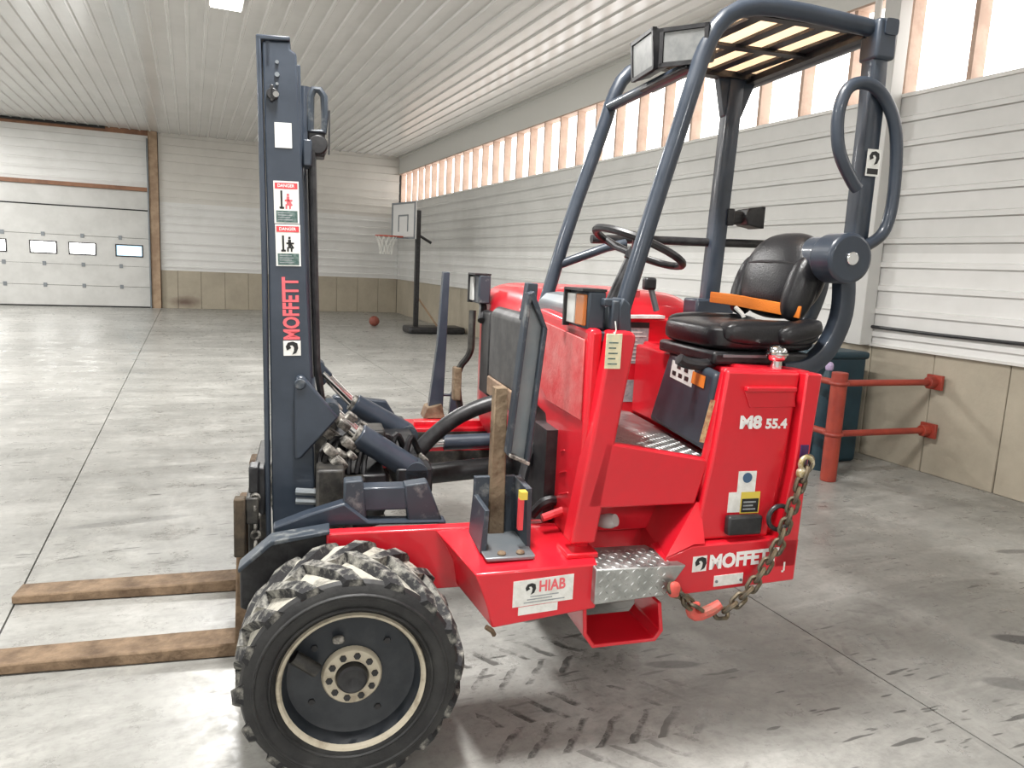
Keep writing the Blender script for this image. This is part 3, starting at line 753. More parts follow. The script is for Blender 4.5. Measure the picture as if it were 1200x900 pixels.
# ---- tail: upper box, panel door, lower sill
b = MB(); b.prism([(1.21, .70), (1.21, .965), (1.24, 1.262), (1.47, 1.254), (1.455, .945), (1.40, .70)], .05, 1.9); b.prism([(1.10, .70), (1.10, .965), (1.145, 1.262), (1.30, 1.262), (1.30, .70)], .05, .082); part(b, 'tail_box', RED, .012, 3)
b = MB(); b.prism([(1.079, .70), (1.115, .965), (1.142, 1.258), (1.41, 1.252), (1.385, .945), (1.350, .70)], .03, .06); pd = part(b, 'panel_door', RED, .01, 3)
b = MB(); b.prism([(1.41, 1.255), (1.47, 1.252), (1.452, .945), (1.446, .60), (1.36, .60), (1.40, .945)], .0, .06); part(b, 'tail_plate', RED, .006)
b = MB(); b.prism([(.965, .66), (1.058, .695), (1.35, .703), (1.45, .70), (1.447, .553), (1.03, .53), (.955, .545)], .0, .12); part(b, 'tail_sill', RED, .006)
part(MB().box((1.03, .1, .54), (1.44, 2.0, .69)), 'counterweight', RED, .01)
b = MB(); b.prism([(1.205, 1.195), (1.385, 1.198), (1.40, 1.14), (1.232, 1.138)], .0245, .03); h_ = part(b, 'door_handle', RED, .002)
part(MB().box((1.205, .008, 1.192), (1.388, .03, 1.208)), 'door_handle_lip', RED, .004)
b = MB(); b.box((1.18, .0, .72), (1.305, .03, .785)); part(b, 'black_latch_box', BLACK, .008)
part(MB().ring((1.36, -.006, .778), .04, .008, 'y', 28, 8), 'tie_ring', BLACK)
part(MB().box((1.415, -.004, .90), (1.445, .0, 1.02)), 'rear_reflector', mat('dark_violet', (.06, .02, .09), .3), .001)
# ---- footwell
b = MB(); b.hexa([(.76, .09, 1.005), (1.16, .09, .94), (1.2, .86, .94), (.76, .86, 1.005), (.76, .09, 1.022), (1.16, .09, .957), (1.2, .86, .957), (.76, .86, 1.022)])
fp = part(b, 'floor_plate', ALU)
studs('checker_studs', (.77, .09, 1.0208), (1, 0, -.1625), (0, 1, 0), 17, 30, .0225, .0235, fp)
part(MB().box((.82, .40, 1.02), (.92, .50, 1.06)).box((.82, .56, 1.02), (.92, .66, 1.06)), 'pedal', BLACK, .006)
part(MB().box((.78, .86, .9), (1.45, .90, 1.36)), 'hood_side', RED, .01)
b = MB(); b.prism([(1.1, 1.355), (1.32, 1.36), (1.32, 1.372), (1.1, 1.367)], .84, .9); part(b, 'hood_trim', WHITE)
b = MB(); b.hexa([(1.105, .085, .985), (1.145, .085, .985), (1.185, .575, .985), (1.15, .575, .985), (1.13, .085, 1.24), (1.17, .085, 1.24), (1.225, .52, 1.262), (1.19, .52, 1.262)])
part(b, 'seat_box_panel', NAVYLAB, .02, 3)
part(MB().box((1.2, .10, .96), (1.4, .85, 1.25)), 'seat_box', RED, .01)
# ---- seat
b = MB(); b.sell((1.375, .375, 1.345), (.21, .215, .052), .5, .35, 36, 14); part(b, 'seat_cushion', VINYL)
for s in (.19, .56): part(MB().sell((1.385, s, 1.365), (.185, .05, .043), .6, .5, 24, 12), 'seat_bolster', VINYL)
b = MB(); b.sell((1.56, .40, 1.56), (.085, .205, .16), .8, .75, 32, 20, (0, .3, 0)); part(b, 'backrest', VINYL)
for s in (.235, .565): part(MB().sell((1.525, s, 1.52), (.055, .045, .12), .8, .8, 20, 14, (0, .3, 0)), 'backrest_bolster', VINYL)
b = MB(); b.tube([(1.51, .235, 1.60), (1.492, .3, 1.607), (1.484, .4, 1.61), (1.492, .5, 1.607), (1.51, .565, 1.60)], .005, 6, 1); part(b, 'backrest_seam', BLACK)
part(MB().box((1.17, .17, 1.255), (1.54, .58, 1.30)), 'seat_base', BLACK, .012)
part(MB().box((1.2, .155, 1.283), (1.40, .162, 1.292)), 'seat_slide', GREYST)
b = MB(); b.tube([(1.06, .2, 1.27), (1.09, .2, 1.255), (1.16, .2, 1.25), (1.2, .22, 1.26)], .02, 10, 1); part(b, 'seat_lever', BLACK)
b = MB(); b.sell((1.47, .15, 1.375), (.085, .04, .034), .6, .6, 20, 10, (0, -.25, 0)); part(b, 'armrest', VINYL)
b = MB(); b.tube([(1.40, .62, 1.465), (1.425, .50, 1.462), (1.435, .38, 1.455), (1.46, .27, 1.447), (1.50, .19, 1.438)], .01, 10, 1, sq=(.021, .004))
part(b, 'seat_belt', ORNG)
b = MB(); b.tube([(1.415, .46, 1.435), (1.425, .43, 1.415), (1.43, .42, 1.40)], .008, 8); part(b, 'belt_buckle', WHITE)
b = MB(); b.sell((1.365, .105, 1.305), (.034, .034, .028), .8, 1, 18, 10); b.ring((1.365, .105, 1.305), .033, .006, 'z', 18, 6); b.cyl((1.365, .105, 1.25), (1.365, .105, 1.3), .02, 14); part(b, 'filler_cap', CHROME)
# ---- steering, dash, levers
C0 = Vector((1.0, .45, 1.635)); Nn = Vector((.36, 0, .93)).normalized(); ex = Vector((0, 1, 0)); ey = Nn.cross(ex)
b = MB(); b.loop([C0 + (ex * math.cos(2 * PI * k / 32) + ey * math.sin(2 * PI * k / 32)) * .165 for k in range(32)], .014, 8); swh = part(b, 'steering_wheel', BLACK)
b = MB()
for t in (.5, 2.6, 4.7): b.tube([C0 - Nn * .03, C0 - Nn * .02 + (ex * math.cos(t) + ey * math.sin(t)) * .1, C0 + (ex * math.cos(t) + ey * math.sin(t)) * .16], .01, 8)
b.cyl(C0 - Nn * .05, C0 - Nn * .01, .035, 16); b.build('wheel_spoke', BLACK, swh)
part(MB().cyl(C0 - Nn * .05, C0 - Nn * .05 - Vector((.12, 0, .28)), .03, 14), 'steering_column', BLACK)
part(MB().prism([(.75, 1.36), (.75, 1.42), (.78, 1.45), (.84, 1.46), (.87, 1.43), (.87, 1.36)], .18, .82), 'dash_console', GREYST, .012)
part(MB().prism([(.79, 1.36), (.785, 1.44), (.80, 1.47), (.825, 1.45), (.835, 1.36)], .09, .18), 'post_bracket', SLATEW, .006)
part(MB().cyl((.86, .16, 1.47), (.86, .16, 1.49), .022, 16), 'dash_button', PRED)
b = MB(); b.tube([(1.21, .7, 1.40), (1.185, .7, 1.47), (1.175, .7, 1.50)], .012, 10); lv = part(b, 'control_lever', GREYST)
MB().box((1.145, .68, 1.48), (1.195, .72, 1.53)).build('lever_grip', BLACK, lv, .01)
part(MB().tube([(.93, .85, 1.46), (.84, .85, 1.42)], .02, 10), 'post_stub', SLATE)
# ---- turn lamps on the front cover
def box_lamp(v0, v1, u0, w0, w1, near):
    b = MB(); b.box((u0, v0, w0), (u0 + .06, v1, w1)); h = part(b, 'corner_lamp', SLATEW, .008)
    md = (v0 + v1) / 2
    MB().box((u0 - .012, md + .005, w0 + .012), (u0, v1 - .008, w1 - .012)).build('white_lens', WLENS, h, .003)
    if near: MB().box((u0 - .012, v0 + .006, w0 + .012), (u0, md - .005, w1 - .012)).build('amber_lens', AMBER, h, .003)
    b = MB()
    b.box((u0 - .02, v1 - .004, w0), (u0 + .05, v1 + .008, w1 + .004)); b.box((u0 - .02, v0, w1 - .002), (u0 + .06, v1, w1 + .006)); b.build('lamp_hood', BLACK, h)
    return h
box_lamp(.13, .30, .70, 1.365, 1.485, True)
part(MB().box((.70, .11, 1.33), (.80, .3, 1.362)), 'lamp_bracket', SLATEW, .006)
part(MB().box((.765, .09, 1.37), (.79, .12, 1.46)).box((.74, .1, 1.44), (.80, .13, 1.465)), 'lamp_guard', SLATEW, .005)
h = box_lamp(1.50, 1.66, .66, 1.36, 1.50, False)
part(MB().tube([(.70, 1.58, 1.37), (.70, 1.56, 1.33), (.68, 1.5, 1.28)], .02, 8), 'lamp_bracket', BLACK)
# ---- overhead guard
def sqtube(pts, r, nm, m=SLATE, sm=0, sq=None): return part(MB().tube(pts, r, 14, sm, sq=sq), nm, m)
nf = [(.815, .15, 1.40), (.90, .15, 1.73), (1.005, .15, 2.12), (1.03, .15, 2.22), (1.075, .15, 2.315), (1.16, .15, 2.37), (1.3, .15, 2.382), (1.65, .15, 2.36)]
ff = [(p[0] - .02 * (i < 2), .87, p[2]) for i, p in enumerate(nf)]
g = sqtube(nf, .027, 'guard_tube', sm=1); g = sqtube(ff, .027, 'guard_tube', sm=1)
sqtube([(1.02, .15, 2.19), (1.02, .87, 2.19)], .02, 'guard_crossbar')
sqtube([(.84, .87, 1.56), (1.02, .80, 1.64), (1.1, .8, 1.66)], .018, 'guard_brace')
sqtube([(1.655, .15, 1.66), (1.655, .15, 2.1), (1.645, .15, 2.37)], .04, 'rear_post', sq=(.032, .03))
sqtube([(1.66, .10, 2.358), (1.66, .92, 2.358)], .03, 'guard_crossbar', sq=(.025, .025))
sqtube([(1.535, .87, 1.42), (1.56, .87, 2.2), (1.565, .87, 2.36)], .035, 'rear_post', sq=(.032, .035))
part(MB().prism([(1.52, 2.2), (1.60, 2.2), (1.66, 2.36), (1.48, 2.36)], .85, .89), 'post_gusset', SLATE, .004)
part(MB().box((1.615, .105, 2.26), (1.69, .19, 2.385)), 'corner_block', SLATE, .01)
part(MB().box((1.44, .80, 1.34), (1.62, .92, 1.45)), 'post_foot', SLATE, .01)
for u in (1.20, 1.325, 1.445, 1.565):
    part(MB().box((u, .17, 2.36), (u + .042, .86, 2.371), rot=(0, 0, .07)), 'roof_slat', BLACK)
part(MB().box((1.16, .47, 2.35), (1.66, .51, 2.361)), 'roof_bar', BLACK)
part(MB().box((1.19, .165, 2.352), (1.66, .20, 2.370)).box((1.19, .82, 2.345), (1.66, .86, 2.37)).box((1.61, .17, 2.335), (1.66, .86, 2.36)), 'roof_frame', BLACK)
part(MB().box((1.20, .17, 2.3715), (1.65, .86, 2.3765)), 'roof_sheet', TANROOF)
# lamps under the guard
def work_lamp(c, yaw, pitch, sz, lens=True):
    b = MB(); b.prism([(-.02, -sz[2] / 2), (-.02, sz[2] / 2), (.045, sz[2] * .38), (.06, 0), (.045, -sz[2] * .38)], -sz[1] / 2, sz[1] / 2)
    h = part(b, 'work_lamp', BLACK, .006); h.location = c; h.rotation_euler = (0, pitch, yaw)
    MB().box((-.026, -sz[1] / 2 + .012, -sz[2] / 2 + .012), (-.018, sz[1] / 2 - .012, sz[2] / 2 - .012)).build('lamp_lens', LENS, h, .003)
    b = MB()
    for a, c_ in (((-.03, -sz[1] / 2, -sz[2] / 2), (-.015, sz[1] / 2, -sz[2] / 2 + .012)), ((-.03, -sz[1] / 2, sz[2] / 2 - .012), (-.015, sz[1] / 2, sz[2] / 2)),
                  ((-.03, -sz[1] / 2, -sz[2] / 2), (-.015, -sz[1] / 2 + .012, sz[2] / 2)), ((-.03, sz[1] / 2 - .012, -sz[2] / 2), (-.015, sz[1] / 2, sz[2] / 2))): b.box(a, c_)
    b.build('lamp_bezel', BLACK, h)
    return h
work_lamp((1.0, .205, 2.245), .75, -.06, (.08, .155, .115))
work_lamp((.985, .44, 2.275), -.05, -.1, (.08, .2, .13))
part(MB().box((.99, .18, 2.175), (1.045, .52, 2.188)), 'lamp_shelf', BLACK, .004)
h = work_lamp((1.70, .86, 1.80), PI, 0, (.07, .10, .09)); h['label'] = 'black rear work lamp'
part(MB().cyl((1.58, .87, 1.79), (1.65, .87, 1.80), .03, 14).box((1.57, .83, 1.76), (1.60, .91, 1.83)), 'lamp_arm', BLACK, .004)
# side bar behind the wheel
sqtube([(.98, .87, 1.672), (1.2, .87, 1.682), (1.55, .88, 1.688), (1.86, .85, 1.695)], .018, 'side_bar', BLACK)
# hub, lower tube and grab hoop
b = MB(); b.cyl((1.575, .06, 1.625), (1.575, .17, 1.625), .083, 36); part(b, 'pivot_hub', SLATE, .012)
part(MB().cyl((1.585, .17, 1.628), (1.60, .36, 1.632), .070, 30), 'pivot_sleeve', SLATE, .006)
part(MB().cyl((1.575, .05, 1.625), (1.575, .062, 1.625), .022, 18), 'hub_bolt', CHROME, .003)
sqtube([(1.63, .17, 1.62), (1.662, .18, 1.50), (1.655, .18, 1.40), (1.604, .18, 1.297), (1.53, .18, 1.245), (1.44, .18, 1.235)], .04, 'rear_leg', sm=2, sq=(.028, .032))
sqtube([(1.64, .32, 1.63), (1.66, .32, 1.55), (1.645, .32, 1.48), (1.615, .32, 1.40), (1.56, .32, 1.33)], .035, 'rear_leg', sm=2, sq=(.03, .03))
sqtube([(1.598, .10, 1.85), (1.575, .10, 1.872), (1.515, .10, 1.95), (1.495, .10, 2.03), (1.495, .10, 2.10), (1.52, .10, 2.165), (1.585, .10, 2.183), (1.645, .10, 2.16), (1.705, .10, 2.09), (1.733, .10, 2.0), (1.745, .10, 1.84), (1.735, .10, 1.745), (1.71, .10, 1.70), (1.64, .10, 1.66)], .02, 'grab_hoop', sm=2)

# ---- mast
def lean(q): return q
outer = [(-.283, 2.255), (-.193, 2.262), (-.193, 2.237), (-.172, 2.225), (-.145, 1.68), (-.118, 1.15), (-.10, .60), (-.095, .17), (-.245, .15), (-.254, .55), (-.266, 1.54)]
flange = [(-.303, 2.268), (-.287, 2.270), (-.271, 1.54), (-.262, .55), (-.254, .15), (-.272, .15), (-.278, .55), (-.289, 1.54)]
for v0, v1, s in ((.75, .775, 1), (1.525, 1.55, -1)):
    part(MB().prism(outer, v0, v1), 'mast_rail', SLATE, .006)
    part(MB().prism(flange, v0 - .006 if s > 0 else v0 - .05, v1 + .05 if s > 0 else v1 + .006), 'mast_flange', SLATE, .004)
    part(MB().prism([(-.287, 2.25), (-.283, 2.25), (-.256, .2), (-.262, .2)], v0 + .012, v1 - .005), 'mast_groove', DARKG)
    part(MB().prism([(-.26, 2.2), (-.16, 2.2), (-.10, .3), (-.22, .3)], v0 + .04 if s > 0 else v0 - .06, v1 + .06 if s > 0 else v1 - .04), 'inner_rail', SLATE, .004)
part(MB().prism([(-.303, 2.272), (-.193, 2.277), (-.193, 2.262), (-.303, 2.255)], .744, 1.556), 'mast_cap', SLATE, .004)
part(MB().box((-.275, .75, 2.17), (-.255, 1.55, 2.26)).box((-.15, .76, 1.86), (-.12, 1.54, 1.95)).box((-.13, .76, .95), (-.1, 1.54, 1.05)).box((-.2, .76, .2), (-.12, 1.54, .34)), 'mast_crossbar', SLATE, .005)
part(MB().cyl((-.15, 1.15, .25), (-.15, 1.15, 1.95), .045).cyl((-.15, 1.15, 1.9), (-.15, 1.15, 2.2), .03), 'lift_cylinder', SLATE)
part(MB().tube([(-.118, .80, 1.92), (-.108, .80, 1.5), (-.098, .80, 1.15), (-.085, .80, 1.06), (-.07, .82, .95)], .013, 8).tube([(-.128, .86, 1.92), (-.112, .86, 1.4), (-.10, .86, 1.1)], .012, 8), 'mast_hose', BLACK)
b = MB(); b.loop([Vector(p) for p in ((-.125, .80, 1.985), (-.125, .80, 2.10), (-.115, .80, 2.125), (-.095, .80, 2.125), (-.08, .80, 2.105), (-.076, .80, 2.04), (-.08, .80, 1.985))], .013, 8); part(b, 'sheave_guard', SLATEW)
part(MB().box((-.135, .80, 1.90), (-.075, .9, 1.985)).cyl((-.10, .79, 1.94), (-.10, .92, 1.94), .035), 'sheave_block', BLACK, .006)
part(MB().box((-.064, .80, 1.91), (-.058, .81, 2.06)), 'stop_rod', BLACK)
part(MB().prism([(-.176, 1.10), (-.168, 1.123), (-.145, 1.123), (-.02, .97), (-.155, .815), (-.176, .815)], .715, .75), 'mast_gusset', SLATE, .008)
part(MB().cyl((-.157, .705, 1.095), (-.157, .75, 1.095), .02, 18), 'gusset_pin', SLATEW, .004)
for z, r in ((2.15, .008), (2.19, .006), (2.12, .005)): part(MB().cyl((-.235, .742, z), (-.235, .75, z), r, 12), 'mast_bolt', GREYST)
b = MB(); b.cyl((-.25, .735, 2.085), (-.25, .75, 2.085), .02, 12); b.box((-.258, .735, 2.06), (-.246, .75, 2.115)); mp_ = part(b, 'roller_block', BLACK, .003)
MB().cyl((-.238, .728, 2.083), (-.238, .736, 2.083), .01, 12).build('roller_stud', CHROME, mp_)
# fork carriage and forks
b = MB(); b.box((-.345, .70, .58), (-.30, 1.60, .68)); b.box((-.345, .70, .15), (-.30, 1.60, .25)); b.box((-.34, .76, .2), (-.305, .86, .64)); b.box((-.34, 1.42, .2), (-.305, 1.52, .64)); part(b, 'fork_carriage', GREASE, .006)
part(MB().box((-.385, .69, .46), (-.345, .74, .68)), 'carriage_end', mat('dark_rust', (.035, .026, .017), .75, var=(.09, .065, .04), vscale=12), .006)
part(MB().box((-.335, .72, .69), (-.30, .80, .79)).box((-.305, .74, .6), (-.28, .80, .78)), 'carriage_stop', BLACK, .006)
b = MB()
for k in range(8):
    z = .43 + k * .035; b.ring((-.312, .715, z), .014, .006, 'u' if False else ('y' if k % 2 else 'x'), 12, 6)
part(b, 'lift_chain', DUSTYM)
fk = MB()
fk.hexa([(-1.36, -.066, .004), (-.36, -.07, .0), (-.36, .07, .0), (-1.36, .066, .004), (-1.36, -.066, .042), (-.36, -.07, .056), (-.36, .07, .056), (-1.36, .066, .042)])
fk.hexa([(-.40, -.07, .0), (-.35, -.07, .0), (-.35, .07, .0), (-.40, .07, .0), (-.385, -.07, .62), (-.35, -.07, .62), (-.35, .07, .62), (-.385, .07, .62)])
fme = fk.mesh('fork', FORKM)
FORKS = []
for v, a in ((.90, -.045), (1.50, .0)):
    o = inst('fork', fme, fl, (0, v, 0.001)); bv = o.modifiers.new('bevel', 'BEVEL'); bv.width = .006
# ---- reach carriage (slate frame over the front axle)
part(MB().prism([(-.335, .43), (-.335, .565), (-.235, .65), (-.06, .675), (-.06, .60), (-.2, .55), (-.29, .47), (-.315, .42)], .34, .37), 'mud_guard', BLACK, .006)
part(MB().prism([(-.335, .565), (-.235, .65), (-.06, .678), (-.06, .69), (-.24, .665), (-.338, .578)], .30, .38), 'mud_guard_lip', SLATEW, .003)
part(MB().prism([(-.235, .64), (-.03, .665), (.30, .655), (.335, .65), (.335, .668), (.07, .678), (-.01, .745), (-.13, .71), (-.24, .67)], .41, .47), 'reach_carriage', SLATE, .008)
part(MB().prism([(-.012, .69), (.066, .67), (.05, .818), (-.012, .815)], .42, .48), 'carriage_post', SLATEW, .006)
part(MB().box((.045, .43, .706), (.215, .50, .788)), 'carriage_beam', SLATE, .006)
part(MB().prism([(.205, .662), (.325, .66), (.268, .806), (.188, .796)], .42, .48), 'carriage_foot', SLATEW, .006)
part(MB().prism([(-.23, .668), (.33, .695), (.33, .72), (.26, .83), (.0, .86), (-.13, .735)], 1.78, 1.84), 'reach_carriage', SLATE, .008)
part(MB().box((.0, .75, .62), (.16, 1.80, .74)).box((.2, .75, .66), (.34, 1.75, .76)), 'carriage_crossbeam', BLACK, .008)
for v0, v1 in ((.62, .74), (1.56, 1.7)): part(MB().box((-.10, v0, .30), (.0, v1, .80)), 'mast_pivot', GREASE, .01)
part(MB().box((-.07, .7, .66), (.08, .8, .74)).box((.02, .8, .8), (.16, .95, .9)), 'valve_block', GREASE, .01)
b = MB()
for k in range(7):
    p = Vector((-.06 + .05 * k, .82 + .03 * (k % 3), .80)); q = Vector((.24 + .02 * k, 1.0 + .06 * (k % 2), .70))
    b.tube([p, p + Vector((.02, 0, .09)), p.lerp(q, .5) + Vector((0, 0, .04 - .02 * (k % 3))), q], .013, 7, 2)
part(b, 'hydraulic_hose', BLACK)
b = MB()
for (u, v, w_, s) in ((-.02, .80, .955, .035), (.01, .84, .91, .03), (-.04, .9, .98, .04), (-.05, .72, .845, .03), (-.02, .72, .80, .035), (.03, .74, .82, .02), (.05, .86, .86, .028), (-.03, .86, .86, .04), (.31, .8, .72, .03), (.32, .9, .76, .025)):
    part(MB().sell((u, v, w_), (s * .9, s * .8, s * .55), .3, .3, 10, 8, (.3, .7, .5)), 'hose_fitting', DUSTYM)
b = MB()
for (u, w_) in ((-.17, .70), (-.17, .665)): b.tube([(u, .70, w_), (u + .07, .69, w_ - .003), (u + .1, .7, w_ + .02)], .014, 8); 
part(b, 'grab_pipe', GREYST)
for k in range(7):
    u = -.085 + .028 * k
    part(MB().tube([(u, .78, .60), (u - .01, .76 + .01 * (k % 3), .72), (u + .02 * (k % 2), .80, .82 + .02 * (k % 3)), (u + .05, .86, .86), (u + .07, .92, .78)], .011, 7, 2), 'hydraulic_hose', BLACK)
for (u, v, w_, s_) in ((.0, .78, .93, .026), (.03, .80, .955, .022), (-.06, .80, .90, .03), (.02, .78, .86, .03), (-.01, .76, .82, .024), (.06, .80, .83, .02), (-.03, .74, .77, .022), (.08, .9, .90, .02)):
    part(MB().sell((u, v, w_), (s_, s_ * .7, s_ * .6), .3, .3, 10, 8, (.4, .6, .4)), 'hose_fitting', DUSTYM)
b = MB()
for k in range(6): b.sell((-.1 + .022 * k, .70, .695 - .006 * (k % 2)), (.014, .014, .016), .8, .8, 10, 6)
part(b, 'hose_coupling', DUSTYM)
def cylinder(v, r0, r1, b0, b1, rb):
    part(MB().cyl((r0[0], v, r0[1]), (r1[0], v, r1[1]), .024), 'cylinder_rod', CHROME)
    part(MB().cyl((b0[0], v, b0[1]), (b1[0], v, b1[1]), rb, 24), 'tilt_cylinder', SLATE, .006)
    part(MB().cyl((b0[0], v, b0[1]), (b0[0] - (b1[0] - b0[0]) * .06, v, b0[1] - (b1[1] - b0[1]) * .06), rb * .8, 20), 'cylinder_gland', DUSTYM)
    part(MB().cyl((b1[0] + .015, v - .05, b1[1] - .01), (b1[0] + .015, v + .05, b1[1] - .01), .045, 18).cyl((r0[0], v - .05, r0[1]), (r0[0], v + .05, r0[1]), .035, 16), 'cylinder_eye', SLATEW)
cylinder(.8, (-.05, .985), (.07, .875), (.055, .885), (.262, .747), .048)
cylinder(1.5, (-.09, 1.045), (.09, .86), (.08, .872), (.32, .735), .05)
part(MB().prism([(-.15, 1.13), (-.12, 1.12), (-.02, 1.01), (-.06, .96), (-.14, 1.0)], 1.48, 1.53), 'mast_gusset', SLATE, .006)
# reach cylinders, hoses and far rails in the middle of the frame
part(MB().cyl((.36, 1.2, .745), (.60, 1.2, .755), .018), 'reach_rod', CHROME); part(MB().cyl((.46, 1.2, .75), (.80, 1.2, .76), .035), 'reach_cylinder', SLATE)
part(MB().cyl((.30, 1.1, .63), (.80, 1.1, .67), .045), 'lower_reach_cylinder', BLACK)
part(MB().tube([(.30, 1.0, .74), (.345, 1.0, .80), (.45, 1.0, .895), (.56, 1.0, .95), (.68, 1.0, .985)], .034, 12, 2), 'black_hose_arm', BLACK)
part(MB().box((.42, 1.89, .66), (1.0, 1.95, .70)), 'far_top_rail', RED, .004)
part(MB().prism([(.60, .665), (.69, .65), (.77, .42), (.72, .42)], 1.16, 1.24), 'frame_strut', RED, .006)
part(MB().prism([(.58, .62), (.62, .62), (.74, .38), (.70, .38)], 1.10, 1.14), 'frame_strut', RUST, .004)
part(MB().tube([(.62, .34, .70), (.66, .32, .76), (.72, .33, .75), (.76, .34, .72)], .018, 8, 2).tube([(.60, .45, .70), (.64, .5, .85), (.68, .5, .92)], .02, 8, 2).box((.66, .34, .66), (.76, .5, 1.0)), 'hose_bundle', BLACK)
part(MB().sell((.735, .25, .735), (.02, .02, .02), .8, .8, 10, 8).cyl((.63, .25, .72), (.72, .26, .745), .014, 8), 'red_fitting', PRED)

# ---- decals and lettering (parts of the forklift)
X, Z = (1, 0, 0), (0, 0, 1)
def decal(name, mb, m): return part(mb, name, m)
# mast: plate, two warning labels, vertical lettering with emblem
mo = (0, .7495, 0); DX = Vector((-.027, 0, 1.0)).normalized(); HX = Vector((1, 0, .027)).normalized()
b = MB(); slab(b, (-.242, .7495, 1.912), HX, DX, 0, 0, .056, .083); decal('blank_label', b, WHITE)
for k, z0 in ((0, 1.657), (1, 1.51)):
    o = Vector((-.2445 + .0055 * k, .7495, z0))
    b = MB(); slab(b, o, HX, DX, 0, 0, .084, .144, .0015); L_ = decal('warning_label', b, WHITE)
    o2 = o + Vector((0, -.0016, 0))
    b = MB(); slab(b, o2, HX, DX, .004, .118, .08, .138, .0006); b.build('red_header', PRED, L_)
    b = MB(); put_text(b, 'DANGER', o2 + HX * .014 + DX * .123 + Vector((0, -.0008, 0)), HX, DX, .056, .011, .015); b.build('header_lettering', WTEXT, L_)
    b = MB(); slab(b, o2, HX, DX, .006, .004, .078, .044, .0006); b.build('picture_strip', GREENP, L_)
    b = MB()
    for q in range(4): slab(b, o2 + Vector((0, -.0007, 0)), HX, DX, .012, .011 + q * .008, .06 - .007 * (q % 2), .014 + q * .008, .0003)
    b.build('fine_print', GREYLAB, L_)
    b = MB()   # mast pictogram and a falling figure
    slab(b, o2, HX, DX, .022, .052, .029, .112 - .006 * k, .0006); slab(b, o2, HX, DX, .018, .05, .034, .057, .0006)
    b.build('mast_pictogram', KTEXT, L_)
    b = MB(); slab(b, o2, HX, DX, .042, .062, .052, .092, .0006); slab(b, o2, HX, DX, .036, .076, .062, .082, .0006); slab(b, o2, HX, DX, .043, .094, .051, .102, .0006)
    slab(b, o2, HX + DX * .6, DX - HX * .6, .080, .022, .086, .044, .0006); slab(b, o2, HX, DX, .05, .05, .056, .066, .0006); slab(b, o2, HX, DX, .038, .05, .044, .066, .0006)
    b.build('figure_pictogram', RTEXT if k == 0 else KTEXT, L_)
VX = Vector((-.03, 0, 1)).normalized(); VZ = Vector((-1, 0, -.03)).normalized()
b = MB(); put_text(b, 'MOFFETT', (-.1575, .7485, 1.252), VX, VZ, .222, .058, .032); decal('mast_lettering', b, RTEXT)
b = MB(); slab(b, (-.2145, .7495, 1.192), HX, DX, 0, 0, .06, .054, .0012); L_ = decal('mast_emblem', b, WHITE)
b = MB(); emblem(b, (-.2145, .7495, 1.192), HX, DX, .054, .0018); b.build('emblem_mark', KTEXT, L_)
# chassis label
b = MB(); slab(b, (.468, 0, .532), (1, 0, .07), Z, 0, 0, .192, .083, .0012); L_ = decal('maker_label', b, WHITE)
o = Vector((.468, -.0014, .532)); ex1 = Vector((1, 0, .07)).normalized()
b = MB(); emblem(b, o + Vector((.032, 0, .034)), ex1, Z, .042, .0006); b.build('emblem_mark', KTEXT, L_)
b = MB(); put_text(b, 'HIAB', o + ex1 * .082 + Vector((0, -.0006, .040)), ex1, Z, .084, .036, .03); b.build('maker_lettering', RTEXT, L_)
b = MB()
for q in range(3): slab(b, o, ex1, Z, .035 + .01 * q, .008 + q * .009, .165 - .02 * ((q * 2) % 3), .0115 + q * .009, .0004)
b.build('fine_print', GREYLAB, L_)
b = MB(); slab(b, (.487, 0, .505), (1, 0, .075), Z, 0, 0, .125, .026, .0012); decal('data_plate', b, GREYST if False else WHITE)
# tail lettering
b = MB(); put_text(b, 'M8', (1.203, .0285, 1.068), X, Z, .08, .045, .05); put_text(b, '55.4', (1.297, .0285, 1.068), X, Z, .08, .034, .045); decal('model_lettering', b, WTEXT)
b = MB(); slab(b, (1.062, 0, .606), (1, 0, .05), Z, 0, 0, .05, .052, .0012); L_ = decal('tail_emblem', b, WHITE)
b = MB(); emblem(b, (1.062, 0, .606), (1, 0, .05), Z, .052, .0018); b.build('emblem_mark', KTEXT, L_)
b = MB(); put_text(b, 'MOFFETT', (1.122, -.0012, .610), (1, 0, .05), Z, .255, .052, .05); decal('tail_lettering', b, WTEXT)
b = MB(); slab(b, (1.144, 0, .552), (1, 0, .05), Z, 0, 0, .105, .036, .003); L_ = decal('number_plate', b, WHITE)
b = MB()
for a in (.008, .097): b.cyl((1.144 + a, -.006, .570), (1.144 + a, -.002, .570), .005, 10)
b.build('plate_screw', GREYST, L_)
b = MB(); slab(b, (1.40, 0, .59), X, Z, 0, 0, .006, .03, .001); slab(b, (1.394, 0, .585), X, Z, 0, 0, .008, .006, .001); decal('paint_chip', b, WHITE)
b = MB(); slab(b, (1.217, .03, .858), X, Z, 0, 0, .066, .07, .001); L_ = decal('round_mark_label', b, WHITE)
b = MB(); b.cyl((1.25, .0285, .906), (1.25, .0275, .906), .017, 18); b.build('round_mark', mat('blue_print', (.05, .11, .2), .5), L_)
b = MB(); slab(b, (1.188, .03, .79), X, Z, 0, 0, .045, .068, .001); decal('plain_label', b, WHITE)
b = MB(); slab(b, (1.234, .03, .785), X, Z, 0, 0, .07, .073, .001); L_ = decal('caution_label', b, YEL)
b = MB(); slab(b, (1.234, .029, .785), X, Z, .004, .004, .066, .05, .0005); b.build('caution_print', KTEXT, L_)
b = MB()
for q in range(3): slab(b, (1.234, .0284, .785), X, Z, .01, .012 + q * .012, .056 - .01 * (q % 2), .017 + q * .012, .0004)
b.build('fine_print', GREYLAB, L_)
